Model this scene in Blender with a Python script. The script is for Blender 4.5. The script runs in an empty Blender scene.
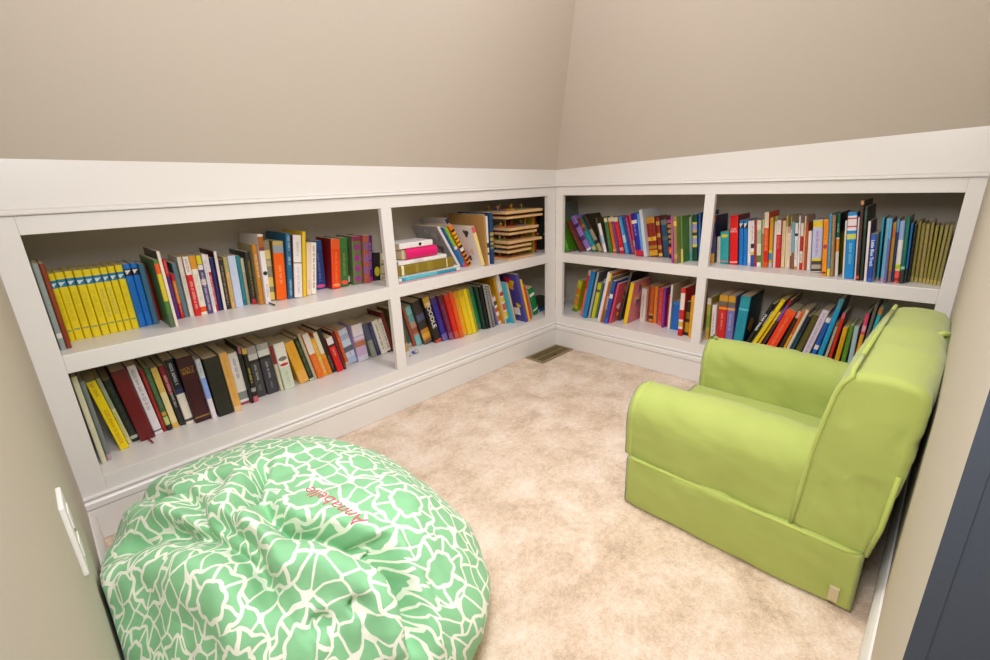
import bpy, bmesh, math, random
from mathutils import Vector, Matrix, noise
from math import sin, cos, pi, radians

S = bpy.context.scene
COL = S.collection
R = random.Random(7)

# ------------------------------------------------------------------ camera, world, lights, exposure
cam_d = bpy.data.cameras.new('camera'); cam = bpy.data.objects.new('camera', cam_d); COL.objects.link(cam)
cam_d.sensor_width = 36.0; cam_d.lens = 460.9 / 990 * 36.0; cam_d.clip_start = 0.01
cam.location = (-2.0954, -1.5987, 0.9383)
cam.rotation_euler = (1.2592, 0.0346, -0.7941)
S.camera = cam
S.view_settings.view_transform = 'Standard'; S.view_settings.look = 'None'
S.view_settings.gamma = 1.0; S.view_settings.use_curve_mapping = False
S.view_settings.exposure = 0.03
w = bpy.data.worlds.new('world'); S.world = w; w.use_nodes = True
w.node_tree.nodes['Background'].inputs[0].default_value = (1.0, .96, .92, 1)
w.node_tree.nodes['Background'].inputs[1].default_value = 0.35

def area_light(name, loc, target, size, watts, col, size_y=None):
    l = bpy.data.lights.new(name, 'AREA'); l.energy = watts; l.color = col
    l.shape = 'RECTANGLE' if size_y else 'DISK'; l.size = size
    if size_y: l.size_y = size_y
    o = bpy.data.objects.new(name, l); COL.objects.link(o); o.location = loc
    o.rotation_euler = (Vector(target) - Vector(loc)).to_track_quat('-Z', 'Y').to_euler()
    return o
CL = (.96, .965, 1.0)
area_light('doorway_light', (-2.03, -1.47, 1.42), (-.85, -.55, .25), .2, 19, CL, .6)
lamp = area_light('ceiling_lamp_light', (-1.0, -.95, 1.95), (-.95, -.85, 0), .40, 5.8, CL)
lamp.data.spread = radians(105)
pl = bpy.data.lights.new('ceiling_lamp_glow', 'POINT'); pl.energy = 6; pl.color = CL; pl.shadow_soft_size = .16
po = bpy.data.objects.new('ceiling_lamp_glow', pl); COL.objects.link(po); po.location = (-1.0, -.95, 1.75)

# ------------------------------------------------------------------ materials
def lin(h):
    c = [int(h[i:i + 2], 16) / 255 for i in (0, 2, 4)]
    return tuple((x / 12.92 if x <= .04045 else ((x + .055) / 1.055) ** 2.4) for x in c) + (1.0,)

def nodes(name):
    m = bpy.data.materials.new(name); m.use_nodes = True
    nt = m.node_tree; return m, nt, nt.nodes['Principled BSDF']
def link(nt, a, b): nt.links.new(a, b)
def nd(nt, t, **k):
    n = nt.nodes.new(t)
    for a, b in k.items():
        if hasattr(n, a): setattr(n, a, b)
        else: n.inputs[a].default_value = b
    return n
def mathn(nt, op, a, b=None, c=None):
    n = nt.nodes.new('ShaderNodeMath'); n.operation = op
    for i, v in enumerate((a, b, c)):
        if v is None: continue
        if isinstance(v, (int, float)): n.inputs[i].default_value = v
        else: nt.links.new(v, n.inputs[i])
    return n.outputs[0]
def mix(nt, fac, a, b):
    n = nt.nodes.new('ShaderNodeMix'); n.data_type = 'RGBA'
    for s, v in ((n.inputs[0], fac), (n.inputs[6], a), (n.inputs[7], b)):
        if isinstance(v, (int, float)): s.default_value = v
        elif isinstance(v, tuple): s.default_value = v
        else: nt.links.new(v, s)
    return n.outputs[2]

def paint(name, hexa, rough=.5, bump=.02, scale=60, var=.04):
    m, nt, b = nodes(name)
    tc = nd(nt, 'ShaderNodeTexCoord')
    n1 = nd(nt, 'ShaderNodeTexNoise', Scale=scale, Detail=3.0); link(nt, tc.outputs['Object'], n1.inputs['Vector'])
    c = lin(hexa)
    link(nt, mix(nt, n1.outputs['Fac'], tuple(x * (1 - var) for x in c[:3]) + (1,), tuple(min(1, x * (1 + var)) for x in c[:3]) + (1,)), b.inputs['Base Color'])
    b.inputs['Roughness'].default_value = rough
    bp = nd(nt, 'ShaderNodeBump', Strength=bump, Distance=.01); link(nt, n1.outputs['Fac'], bp.inputs['Height']); link(nt, bp.outputs['Normal'], b.inputs['Normal'])
    return m

M = {}
M['white'] = paint('white_semi_gloss_paint', 'EAE5E1', .32, .015, 30, .01)
M['wall'] = paint('beige_wall_paint', 'CCC2B2', .7, .04, 220, .015)
M['ceil'] = paint('beige_ceiling_paint', 'D0C4B8', .8, .05, 200, .015)
M['slate'] = paint('slate_wall_paint', '434953', .7, .03, 200, .02)
M['plastic'] = paint('white_plastic', 'ECE8E2', .35, .0, 30, .01)
M['brass'] = paint('brown_metal', '94835E', .45, .02, 80, .08); M['brass'].node_tree.nodes['Principled BSDF'].inputs['Metallic'].default_value = .35
M['dark'] = paint('dark_metal', '2A2214', .6, .02, 80, .1)
M['grille'] = paint('dark_bronze_metal', '6E5E38', .5, .02, 80, .1)
M['wood'] = paint('puzzle_plywood', 'DDB27C', .5, .03, 90, .1)

def carpet_mat():
    m, nt, b = nodes('beige_carpet')
    tc = nd(nt, 'ShaderNodeTexCoord')
    big = nd(nt, 'ShaderNodeTexNoise', Scale=7.5, Detail=5.0, Roughness=.6, Distortion=.25); link(nt, tc.outputs['Object'], big.inputs['Vector'])
    mid = nd(nt, 'ShaderNodeTexNoise', Scale=60.0, Detail=4.0, Roughness=.7); link(nt, tc.outputs['Object'], mid.inputs['Vector'])
    fine = nd(nt, 'ShaderNodeTexNoise', Scale=210.0, Detail=3.0, Roughness=.7); link(nt, tc.outputs['Object'], fine.inputs['Vector'])
    s = mathn(nt, 'ADD', mathn(nt, 'MULTIPLY', big.outputs['Fac'], .50), mathn(nt, 'MULTIPLY', mid.outputs['Fac'], .24))
    s = mathn(nt, 'ADD', s, mathn(nt, 'MULTIPLY', fine.outputs['Fac'], .26))
    r = nd(nt, 'ShaderNodeValToRGB'); link(nt, s, r.inputs[0])
    e = r.color_ramp.elements; e[0].position = .35; e[0].color = lin('B4997F'); e[1].position = .60; e[1].color = lin('F2E0CE')
    k = r.color_ramp.elements.new(.48); k.color = lin('DEC4AA')
    link(nt, r.outputs[0], b.inputs['Base Color']); b.inputs['Roughness'].default_value = .95
    b.inputs['Sheen Weight'].default_value = .25
    bp = nd(nt, 'ShaderNodeBump', Strength=.55, Distance=.012)
    link(nt, mathn(nt, 'ADD', mathn(nt, 'MULTIPLY', mid.outputs['Fac'], .6), mathn(nt, 'MULTIPLY', fine.outputs['Fac'], .6)), bp.inputs['Height']); link(nt, bp.outputs['Normal'], b.inputs['Normal'])
    return m
M['carpet'] = carpet_mat()

def attr_mat(name, rough, var):
    m, nt, b = nodes(name)
    a = nd(nt, 'ShaderNodeAttribute'); a.attribute_name = 'dye'
    tc = nd(nt, 'ShaderNodeTexCoord')
    n = nd(nt, 'ShaderNodeTexNoise', Scale=70.0, Detail=3.0); link(nt, tc.outputs['Object'], n.inputs['Vector'])
    hsv = nd(nt, 'ShaderNodeHueSaturation'); link(nt, a.outputs['Color'], hsv.inputs['Color'])
    link(nt, mathn(nt, 'ADD', mathn(nt, 'MULTIPLY', n.outputs['Fac'], 2 * var), 1 - var), hsv.inputs['Value'])
    link(nt, hsv.outputs[0], b.inputs['Base Color']); b.inputs['Roughness'].default_value = rough
    return m
M['cover'] = attr_mat('printed_book_cover', .38, .10)

def page_mat():
    m, nt, b = nodes('book_pages')
    tc = nd(nt, 'ShaderNodeTexCoord')
    mp = nd(nt, 'ShaderNodeMapping'); mp.inputs['Scale'].default_value = (900, 6, 6); link(nt, tc.outputs['Object'], mp.inputs['Vector'])
    n = nd(nt, 'ShaderNodeTexNoise', Scale=1.0, Detail=2.0); link(nt, mp.outputs[0], n.inputs['Vector'])
    link(nt, mix(nt, n.outputs['Fac'], lin('C2AA7C'), lin('EADBB8')), b.inputs['Base Color']); b.inputs['Roughness'].default_value = .85
    return m
M['pages'] = page_mat()

def cloth_mat(name, hexa, hexb):
    m, nt, b = nodes(name)
    tc = nd(nt, 'ShaderNodeTexCoord')
    big = nd(nt, 'ShaderNodeTexNoise', Scale=7.0, Detail=3.0); link(nt, tc.outputs['Object'], big.inputs['Vector'])
    link(nt, mix(nt, big.outputs['Fac'], lin(hexa), lin(hexb)), b.inputs['Base Color']); b.inputs['Roughness'].default_value = .78
    b.inputs['Sheen Weight'].default_value = .2
    mp = nd(nt, 'ShaderNodeMapping'); mp.inputs['Scale'].default_value = (8, 5, 9); mp.inputs['Rotation'].default_value = (.5, .6, .4); link(nt, tc.outputs['Object'], mp.inputs['Vector'])
    wr = nd(nt, 'ShaderNodeTexNoise', Scale=1.0, Detail=2.5, Roughness=.45); link(nt, mp.outputs[0], wr.inputs['Vector'])
    fine = nd(nt, 'ShaderNodeTexNoise', Scale=500.0, Detail=1.0); link(nt, tc.outputs['Object'], fine.inputs['Vector'])
    bp = nd(nt, 'ShaderNodeBump', Strength=.4, Distance=.03); link(nt, mathn(nt, 'ADD', wr.outputs['Fac'], mathn(nt, 'MULTIPLY', fine.outputs['Fac'], .015)), bp.inputs['Height']); link(nt, bp.outputs['Normal'], b.inputs['Normal'])
    return m
M['lime'] = cloth_mat('lime_green_twill', 'A1AD54', 'ADB960')
M['lime_pipe'] = cloth_mat('lime_green_piping', 'A9B754', 'B4C160')
M['tag'] = paint('beige_cloth_tag', 'C9B795', .8)
M['pink_thread'] = paint('pink_embroidery_thread', 'E0607A', .6, .1, 300, .1)

def bag_mat():
    m, nt, b = nodes('green_medallion_print')
    uv = nd(nt, 'ShaderNodeUVMap'); uv.uv_map = 'print'
    wob = nd(nt, 'ShaderNodeTexNoise', Scale=9.0, Detail=1.0); link(nt, uv.outputs[0], wob.inputs['Vector'])
    sub = nd(nt, 'ShaderNodeVectorMath'); sub.operation = 'SUBTRACT'; link(nt, wob.outputs['Color'], sub.inputs[0]); sub.inputs[1].default_value = (.5, .5, .5)
    sc = nd(nt, 'ShaderNodeVectorMath'); sc.operation = 'SCALE'; link(nt, sub.outputs[0], sc.inputs[0]); sc.inputs['Scale'].default_value = .03
    ad = nd(nt, 'ShaderNodeVectorMath'); ad.operation = 'ADD'; link(nt, uv.outputs[0], ad.inputs[0]); link(nt, sc.outputs[0], ad.inputs[1])
    wob2 = nd(nt, 'ShaderNodeTexNoise', Scale=30.0, Detail=1.0); link(nt, uv.outputs[0], wob2.inputs['Vector'])
    sub2 = nd(nt, 'ShaderNodeVectorMath'); sub2.operation = 'SUBTRACT'; link(nt, wob2.outputs['Color'], sub2.inputs[0]); sub2.inputs[1].default_value = (.5, .5, .5)
    sc2 = nd(nt, 'ShaderNodeVectorMath'); sc2.operation = 'SCALE'; link(nt, sub2.outputs[0], sc2.inputs[0]); sc2.inputs['Scale'].default_value = .010
    ad0 = ad; ad = nd(nt, 'ShaderNodeVectorMath'); ad.operation = 'ADD'; link(nt, ad0.outputs[0], ad.inputs[0]); link(nt, sc2.outputs[0], ad.inputs[1])
    SC = 7.2
    def vor(feature, scale, rnd):
        v = nt.nodes.new('ShaderNodeTexVoronoi'); v.voronoi_dimensions = '2D'; v.feature = feature
        v.inputs['Scale'].default_value = scale; v.inputs['Randomness'].default_value = rnd
        link(nt, ad.outputs[0], v.inputs['Vector']); return v
    f1 = vor('F1', SC, .5); d = f1.outputs['Distance']
    small = vor('DISTANCE_TO_EDGE', SC * 3.4, .6); small1 = vor('F1', SC * 3.4, .6)
    pv = nd(nt, 'ShaderNodeVectorMath'); pv.operation = 'SUBTRACT'; link(nt, ad.outputs[0], pv.inputs[0]); link(nt, f1.outputs['Position'], pv.inputs[1])
    sx = nd(nt, 'ShaderNodeSeparateXYZ'); link(nt, pv.outputs[0], sx.inputs[0])
    ang = mathn(nt, 'ARCTAN2', sx.outputs[1], sx.outputs[0])
    def band(x, c, hw):     # 1 where |x-c| < hw
        return mathn(nt, 'LESS_THAN', mathn(nt, 'ABSOLUTE', mathn(nt, 'SUBTRACT', x, c)), hw)
    c7 = mathn(nt, 'COSINE', mathn(nt, 'MULTIPLY', ang, 7.0))
    ring = band(mathn(nt, 'ADD', d, mathn(nt, 'MULTIPLY', c7, .014)), .235, .026)           # round the middle
    d2 = mathn(nt, 'SUBTRACT', d, mathn(nt, 'MULTIPLY', c7, .035))
    scal = band(d2, .44, .024)                                                              # scalloped petal ends
    inner = mathn(nt, 'MULTIPLY', mathn(nt, 'GREATER_THAN', d, .24), mathn(nt, 'LESS_THAN', d2, .44))
    spoke = mathn(nt, 'MULTIPLY', mathn(nt, 'LESS_THAN', mathn(nt, 'ABSOLUTE', mathn(nt, 'COSINE', mathn(nt, 'MULTIPLY', mathn(nt, 'ADD', ang, pi / 7), 3.5))), mathn(nt, 'DIVIDE', .078, mathn(nt, 'MAXIMUM', d, .1))), inner)
    gaps = mathn(nt, 'MULTIPLY', mathn(nt, 'MAXIMUM', mathn(nt, 'LESS_THAN', small.outputs['Distance'], .058), mathn(nt, 'GREATER_THAN', small1.outputs['Distance'], .62)), mathn(nt, 'GREATER_THAN', d2, .44))
    white = mathn(nt, 'MAXIMUM', mathn(nt, 'MAXIMUM', ring, scal), mathn(nt, 'MAXIMUM', gaps, spoke))
    link(nt, mix(nt, white, lin('8AC793'), lin('F2F2E2')), b.inputs['Base Color']); b.inputs['Roughness'].default_value = .75
    b.inputs['Sheen Weight'].default_value = .15
    tc = nd(nt, 'ShaderNodeTexCoord')
    wr = nd(nt, 'ShaderNodeTexNoise', Scale=11.0, Detail=3.0, Roughness=.5); link(nt, tc.outputs['Object'], wr.inputs['Vector'])
    bp = nd(nt, 'ShaderNodeBump', Strength=.35, Distance=.03); link(nt, wr.outputs['Fac'], bp.inputs['Height']); link(nt, bp.outputs['Normal'], b.inputs['Normal'])
    return m
M['bag'] = bag_mat()

# ------------------------------------------------------------------ helpers
def obj(name, verts, faces, mat, parent=None, smooth=False):
    me = bpy.data.meshes.new(name); me.from_pydata([tuple(v) for v in verts], [], faces); me.update()
    if mat: me.materials.append(mat)
    if smooth: me.polygons.foreach_set('use_smooth', [True] * len(me.polygons))
    o = bpy.data.objects.new(name, me); COL.objects.link(o)
    if parent: o.parent = parent
    return o
def fix_normals(o):
    bm = bmesh.new(); bm.from_mesh(o.data); bmesh.ops.recalc_face_normals(bm, faces=bm.faces); bm.to_mesh(o.data); bm.free()
def box_data(a, b):
    (x0, y0, z0), (x1, y1, z1) = a, b
    v = [(x0, y0, z0), (x1, y0, z0), (x1, y1, z0), (x0, y1, z0), (x0, y0, z1), (x1, y0, z1), (x1, y1, z1), (x0, y1, z1)]
    return v, [(0, 3, 2, 1), (4, 5, 6, 7), (0, 1, 5, 4), (1, 2, 6, 5), (2, 3, 7, 6), (3, 0, 4, 7)]
def box(name, a, b, mat, parent=None, bev=0):
    a2 = tuple(min(p, q) for p, q in zip(a, b)); b2 = tuple(max(p, q) for p, q in zip(a, b))
    o = obj(name, *box_data(a2, b2), mat, parent)
    if bev:
        bm = bmesh.new(); bm.from_mesh(o.data)
        bmesh.ops.bevel(bm, geom=list(bm.edges), offset=bev, segments=2, affect='EDGES', profile=.6)
        bm.to_mesh(o.data); bm.free()
    return o
def empty(name, label, cat, loc=(0, 0, 0), group=None):
    o = bpy.data.objects.new(name, None); COL.objects.link(o); o.location = loc; o.empty_display_size = .05
    o['label'] = label; o['category'] = cat
    if group: o['group'] = group
    return o
def tag(o, label, cat, group=None):
    o['label'] = label; o['category'] = cat
    if group: o['group'] = group
    return o
def struct(o, label=None):
    o['kind'] = 'structure'
    if label: o['label'] = label
    return o
def prism(name, poly, axis, a, b, mat, parent=None):
    """poly in the two other axes, run along axis from a to b"""
    n = len(poly); v = []
    for t in (a, b):
        for p, q in poly: v.append({'x': (t, p, q), 'y': (p, t, q), 'z': (p, q, t)}[axis])
    f = [tuple(range(n)), tuple(range(2 * n - 1, n - 1, -1))] + [(i, i + n, (i + 1) % n + n, (i + 1) % n) for i in range(n)]
    o = obj(name, v, f, mat, parent); fix_normals(o); return o
def tube_data(pts, r, n=8, closed=False):
    v = []; f = []; m = len(pts); P = [Vector(p) for p in pts]
    up = None
    for i in range(m):
        t = (P[(i + 1) % m] - P[i - 1]) if closed or 0 < i < m - 1 else (P[1] - P[0] if i == 0 else P[-1] - P[-2])
        t.normalize()
        if up is None: up = Vector((0, 0, 1)) if abs(t.z) < .9 else Vector((1, 0, 0))
        x = t.cross(up)
        if x.length < 1e-6: x = t.orthogonal()
        x.normalize(); up = x.cross(t).normalized()
        for k in range(n):
            a = 2 * pi * k / n; v.append(tuple(P[i] + x * cos(a) * r + up * sin(a) * r))
    for i in range(m if closed else m - 1):
        j = (i + 1) % m
        for k in range(n): f.append((i * n + k, i * n + (k + 1) % n, j * n + (k + 1) % n, j * n + k))
    if not closed: f += [tuple(range(n - 1, -1, -1)), tuple(range((m - 1) * n, m * n))]
    return v, f
def tube(name, pts, r, mat, parent=None, n=8, closed=False):
    o = obj(name, *tube_data(pts, r, n, closed), mat, parent, True); fix_normals(o); return o

# ------------------------------------------------------------------ measurements of the room (metres)
XO, XL, XM0, XM1, XR = -2.152, -2.0962, -1.100, -1.053, -.0693
YO, YL, YM0, YM1, YR = -1.6342, -1.5927, -.7979, -.8399, -.0477
ZCB, ZCT, ZD, ZS0, ZS1, ZT, ZB = .0975, .1348, .1819, .4949, .5454, .8549, .9
E = .0155; DI = .345; ST = .022; YBACK = -2.9
SL = 1.5
ceilA = lambda x, y: .984 - .02 * x - SL * y
ceilB = lambda x, y: .984 - .037 * y - SL * x

# floor: carpet with a soft, slightly uneven pile
def make_floor():
    nx, ny = 150, 170; x0, x1, y0, y1 = XO - .05, DI, YBACK, DI
    v = []; f = []
    for j in range(ny + 1):
        for i in range(nx + 1):
            x = x0 + (x1 - x0) * i / nx; y = y0 + (y1 - y0) * j / ny
            z = -.001 - .0035 * abs(noise.noise(Vector((x * 17, y * 17, 1))))
            v.append((x, y, z))
    for j in range(ny):
        for i in range(nx): a = j * (nx + 1) + i; f.append((a, a + 1, a + nx + 2, a + nx + 1))
    return struct(obj('floor', v, f, M['carpet'], None, True), 'beige carpeted floor')
make_floor()
# slab walls have thickness t outward
def slab(name, pts, off, mat):
    n = len(pts); o = Vector(off); v = [Vector(p) for p in pts] + [Vector(p) + o for p in pts]
    f = [tuple(range(n)), tuple(range(2 * n - 1, n - 1, -1))] + [(i, i + n, (i + 1) % n + n, (i + 1) % n) for i in range(n)]
    ob = obj(name, v, f, mat); fix_normals(ob); return struct(ob)
ZF = 2.3
_k = ZF - .984
hx = -_k * (SL - .02) / (SL * SL - .02 * .037); hy = -_k * (SL - .037) / (SL * SL - .02 * .037)
cax, cay = XO, -(_k + .02 * XO) / SL          # slope A meets the flat ceiling over the outlet wall
cbx, cby = -(_k + .037 * YO) / SL, YO
slab('wall_left', [(XO, .0, 0), (XO, YBACK, 0), (XO, YBACK, ZF), (XO, cay, ZF), (XO, 0, ceilA(XO, 0))], (-.1, 0, 0), M['wall'])
slab('wall_right', [(0, YO, 0), (-1.665, YO, 0), (-1.665, YO, ZF), (cbx, YO, ZF), (0, YO, ceilB(0, YO))], (0, -.012, 0), M['wall'])
slab('wall_doorway', [(-1.665, YO - .0122, 0), (-1.665, YBACK, 0), (-1.665, YBACK, ZF), (-1.665, YO - .0122, ZF)], (.1, 0, 0), M['slate'])
slab('wall_doorway_edge', [(-1.6651, YO, 0), (-1.6651, YO - .0121, 0), (-1.6651, YO - .0121, ZF), (-1.6651, YO, ZF)], (-.0008, 0, 0), M['slate'])
slab('ceiling_slope_long', [(0, 0, .984), (hx, hy, ZF), (XO, cay, ZF), (XO, 0, ceilA(XO, 0))], (0, .03, .06), M['ceil'])
slab('ceiling_slope_short', [(0, 0, .984), (0, YO, ceilB(0, YO)), (cbx, YO, ZF), (hx, hy, ZF)], (.03, 0, .06), M['ceil'])
slab('ceiling', [(hx, hy, ZF), (cbx, YO, ZF), (cbx, YBACK, ZF), (XO, YBACK, ZF), (XO, cay, ZF)], (0, 0, .06), M['ceil'])
# baseboards of the plain walls
bprof = [(0, 0), (.014, 0), (.014, .075), (.009, .088), (.004, .096), (0, .096)]
def baseboard_x(name, x0, x1, y, sgn): return struct(prism(name, [(y + sgn * p, z) for p, z in bprof], 'x', x0, x1, M['white']))
baseboard_x('baseboard_right', -E - .001, -1.665, YO, 1)
struct(prism('baseboard_left', [(XO + p, z) for p, z in bprof], 'y', -E - .001, YBACK, M['white']))

# trim boards between the bookcases and the slopes
def trim_board(name, pts, off):
    return slab(name, pts, off, M['white'])
trim_board('trim_1', [(XO, -.003, ZB + .004), (-.003, -.003, ZB + .004), (-.003, -.003, .986), (XO, -.003, ceilA(XO, 0) + .002)], (0, .02, 0))
trim_board('trim_2', [(-.003, -.003, ZB + .004), (-.003, YO, ZB + .004), (-.003, YO, ceilB(0, YO) + .002), (-.003, -.003, .986)], (.02, 0, 0))
mprof = [(0, .9015), (.006, .9015), (.0075, .904), (.006, .9065), (.0035, .909), (.0035, .913), (.005, .9145), (.0035, .916), (0, .9165)]
struct(prism('trim_3', [(-.003 - p, z) for p, z in mprof], 'x', XO, -.003, M['white']))
struct(prism('trim_4', [(-.003 - p, z) for p, z in mprof], 'y', YO, -.003, M['white']))

# ------------------------------------------------------------------ built-in bookcases
def bookcase_long():
    t = empty('built_in_bookcase', 'long white built-in bookcase meeting the wall with the outlet plate', 'bookcase', (-1.0, 0, 0))
    t.location = (0, 0, 0)
    B = lambda n, a, b, bev=.0015, m='white': box(n, a, b, M[m], t, bev)
    B('stile', (XO, 0, ZCT - .03), (XL, ST, ZB)); B('stile', (XM0, 0, ZD), (XM1, ST, ZT)); B('stile', (XR, 0, ZD), (-.0002, ST, ZB))
    B('top_rail', (XL, .0003, ZT), (XR, ST, ZB)); B('bottom_rail', (XL, .0003, ZCT - .03), (-.0002, ST, ZD - .0002))
    B('shelf', (XL, .0006, ZS0), (DI, DI, ZS1), .002); B('deck', (XL, .0006, ZD - .02), (DI, DI, ZD), .0015)
    B('top_panel', (XO, ST, ZT + .004), (DI, DI, ZB - .005)); B('side_panel', (XO, ST, ZCT - .03), (XL - .004, DI, ZT + .004), 0)
    B('back_panel', (XO, DI, .0), (DI + .012, DI + .012, ZB), 0, 'wall'); B('end_panel', (DI, 0, 0), (DI + .012, DI, ZB), 0, 'wall')
    prism('plinth', [(.02, .0), (-E, .0), (-E, ZCB), (.02, ZCB)], 'x', XO, .019, M['white'], t)
    prism('plinth_moulding', [(.02, ZCB), (-E + .005, ZCB), (-E + .005, ZCB + .0025), (-E - .001, ZCB + .004), (-E - .001, ZCT - .017), (-E + .002, ZCT - .0125), (-E + .007, ZCT - .011), (-.003, ZCT - .011), (-.003, ZCT - .0085), (-.009, ZCT - .007), (-.009, ZCT - .0025), (-.006, ZCT), (.02, ZCT)], 'x', XO, -.0004, M['white'], t)
    box('end_board', (XO, -E, 0), (XO + .012, -E - .004, ZCB), M['white'], t, .001)
    return t
def bookcase_short():
    t = empty('built_in_bookcase', 'shorter white built-in bookcase behind the green armchair', 'bookcase')
    B = lambda n, a, b, bev=.0015, m='white': box(n, a, b, M[m], t, bev)
    B('stile', (0, YO, ZCT - .03), (ST, YL, ZB)); B('stile', (0, YM1, ZD), (ST, YM0, ZT)); B('stile', (0, YR, ZD), (ST, -.0002, ZB))
    B('top_rail', (.0003, YL, ZT), (ST, YR, ZB)); B('bottom_rail', (.0003, YL, ZCT - .03), (ST, -.0002, ZD - .0002))
    B('shelf', (.0006, YL, ZS0), (DI, -.0002, ZS1), .002); B('deck', (.0006, YL, ZD - .02), (DI, -.0002, ZD), .0015)
    B('top_panel', (ST, YO, ZT + .004), (DI, -.0002, ZB - .005)); B('side_panel', (ST, YO, ZCT - .03), (DI, YL - .003, ZT + .004), 0)
    B('back_panel', (DI, YO, 0), (DI + .012, -.0002, ZB), 0, 'wall')
    prism('plinth', [(.02, .0), (-E, .0), (-E, ZCB), (.02, ZCB)], 'y', YO, -E - .0014, M['white'], t)
    prism('plinth_moulding', [(.02, ZCB), (-E + .005, ZCB), (-E + .005, ZCB + .0025), (-E - .001, ZCB + .004), (-E - .001, ZCT - .017), (-E + .002, ZCT - .0125), (-E + .007, ZCT - .011), (-.003, ZCT - .011), (-.003, ZCT - .0085), (-.009, ZCT - .007), (-.009, ZCT - .0025), (-.006, ZCT), (.02, ZCT)], 'y', YO, -E - .0014, M['white'], t)
    return t
bookcase_long(); bookcase_short()

# ------------------------------------------------------------------ armchair
def pillow(prof, axis_fn, t0, t1, r, nsec, mat, name, parent, rings=5, amp=.0, freq=9.0, puff=0.0, seed=0):
    """closed profile [(p,q)] swept along t with rounded ends; axis_fn(t,p,q) -> xyz"""
    n = len(prof)
    P = [Vector((p, q)) for p, q in prof]
    area = sum(P[i].x * P[(i + 1) % n].y - P[(i + 1) % n].x * P[i].y for i in range(n))
    if area < 0: P = P[::-1]
    nor = []
    for i in range(n):
        t = (P[(i + 1) % n] - P[i - 1]).normalized(); nor.append(Vector((t.y, -t.x)))
    c = sum(P, Vector((0, 0))) / n
    secs = []
    K = 5
    for k in range(K + 1):
        a = pi / 2 * k / K; secs.append((t0 + r * (1 - sin(a)), r * (1 - cos(a)), 0))
    secs = [(t0 + r * (1 - cos(pi / 2 * k / K)), r * (1 - sin(pi / 2 * k / K)), 0) for k in range(K + 1)]
    for k in range(1, nsec): secs.append((t0 + r + (t1 - t0 - 2 * r) * k / nsec, 0, sin(pi * k / nsec)))
    secs += [(t1 - r * (1 - cos(pi / 2 * k / K)), r * (1 - sin(pi / 2 * k / K)), 0) for k in range(K, -1, -1)]
    v = []; f = []
    def dis(pt, nrm):
        if not amp: return pt
        d = .8 * noise.noise(pt * freq + Vector((seed, 0, 0))) + .45 * noise.noise(Vector((pt.x * 20, (pt.y + .6 * pt.z) * 9, (pt.z - .5 * pt.y) * 24)) + Vector((seed, 3, 0)))
        d -= .55 * max(0, 1 - 7 * abs(noise.noise(Vector((pt.x * 4, (pt.y + pt.z) * 4, (pt.z - pt.y) * 9)) + Vector((seed * 2, 7, 1)))))
        return pt + nrm * d * amp
    def ring(t, ins, pf, tn):
        for i in range(n):
            q = P[i] - nor[i] * ins + nor[i] * puff * pf
            a = Vector(axis_fn(t, q.x, q.y)); b2 = q + nor[i] * .01
            nn = (Vector(axis_fn(t, b2.x, b2.y)) - a).normalized()
            v.append(dis(a, nn))
    # end cap start: rings shrinking to the centre
    caps = []
    def cap(t, sgn):
        base = len(v)
        for k in range(1, rings):
            u = 1 - k / rings
            for i in range(n):
                q = c + ((P[i] - nor[i] * r) - c) * u
                a = Vector(axis_fn(t - sgn * puff * .6 * sin(pi / 2 * (1 - u)) , q.x, q.y))
                v.append(dis(a, (Vector(axis_fn(t - sgn * .01, q.x, q.y)) - Vector(axis_fn(t, q.x, q.y))).normalized()))
        v.append(Vector(axis_fn(t - sgn * puff * .6, c.x, c.y)))
        return base
    for (t, ins, pf) in secs: ring(t, ins, pf, 0)
    m = len(secs)
    for s in range(m - 1):
        for i in range(n):
            j = (i + 1) % n; f.append((s * n + i, s * n + j, (s + 1) * n + j, (s + 1) * n + i))
    for (start, t, sgn) in ((0, t0, 1), ((m - 1) * n, t1, -1)):
        b0 = cap(t, sgn); prev = start
        for k in range(rings - 1):
            cur = b0 + k * n
            for i in range(n):
                j = (i + 1) % n; f.append((prev + i, prev + j, cur + j, cur + i))
            prev = cur
        ce = b0 + (rings - 1) * n
        for i in range(n): f.append((prev + i, prev + (i + 1) % n, ce))
    if name == 'backrest': v = [Vector((q.x, max(q.y, -1.6345), q.z)) for q in map(Vector, v)]
    o = obj(name, v, f, mat, parent, True); fix_normals(o); return o
def rr(x0, x1, z0, z1, r, seg=5, step=.02):
    """rounded rectangle; r = (bl, br, tr, tl)"""
    pts = []
    for (cx, cz, a0, rad) in ((x0 + r[0], z0 + r[0], pi, r[0]), (x1 - r[1], z0 + r[1], 1.5 * pi, r[1]), (x1 - r[2], z1 - r[2], 0, r[2]), (x0 + r[3], z1 - r[3], .5 * pi, r[3])):
        k = max(seg, int(rad * 1.57 / .012))
        for i in range(k + 1):
            a = a0 + pi / 2 * i / k; pts.append((cx + rad * cos(a), cz + rad * sin(a)))
    return resample(pts, step)
def resample(pts, step):
    out = []; n = len(pts)
    for i in range(n):
        a = Vector(pts[i]); b = Vector(pts[(i + 1) % n]); L = (b - a).length
        if L < 1e-5: continue
        k = max(1, int(L / step))
        for j in range(k): out.append(tuple(a + (b - a) * j / k))
    return out
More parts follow.
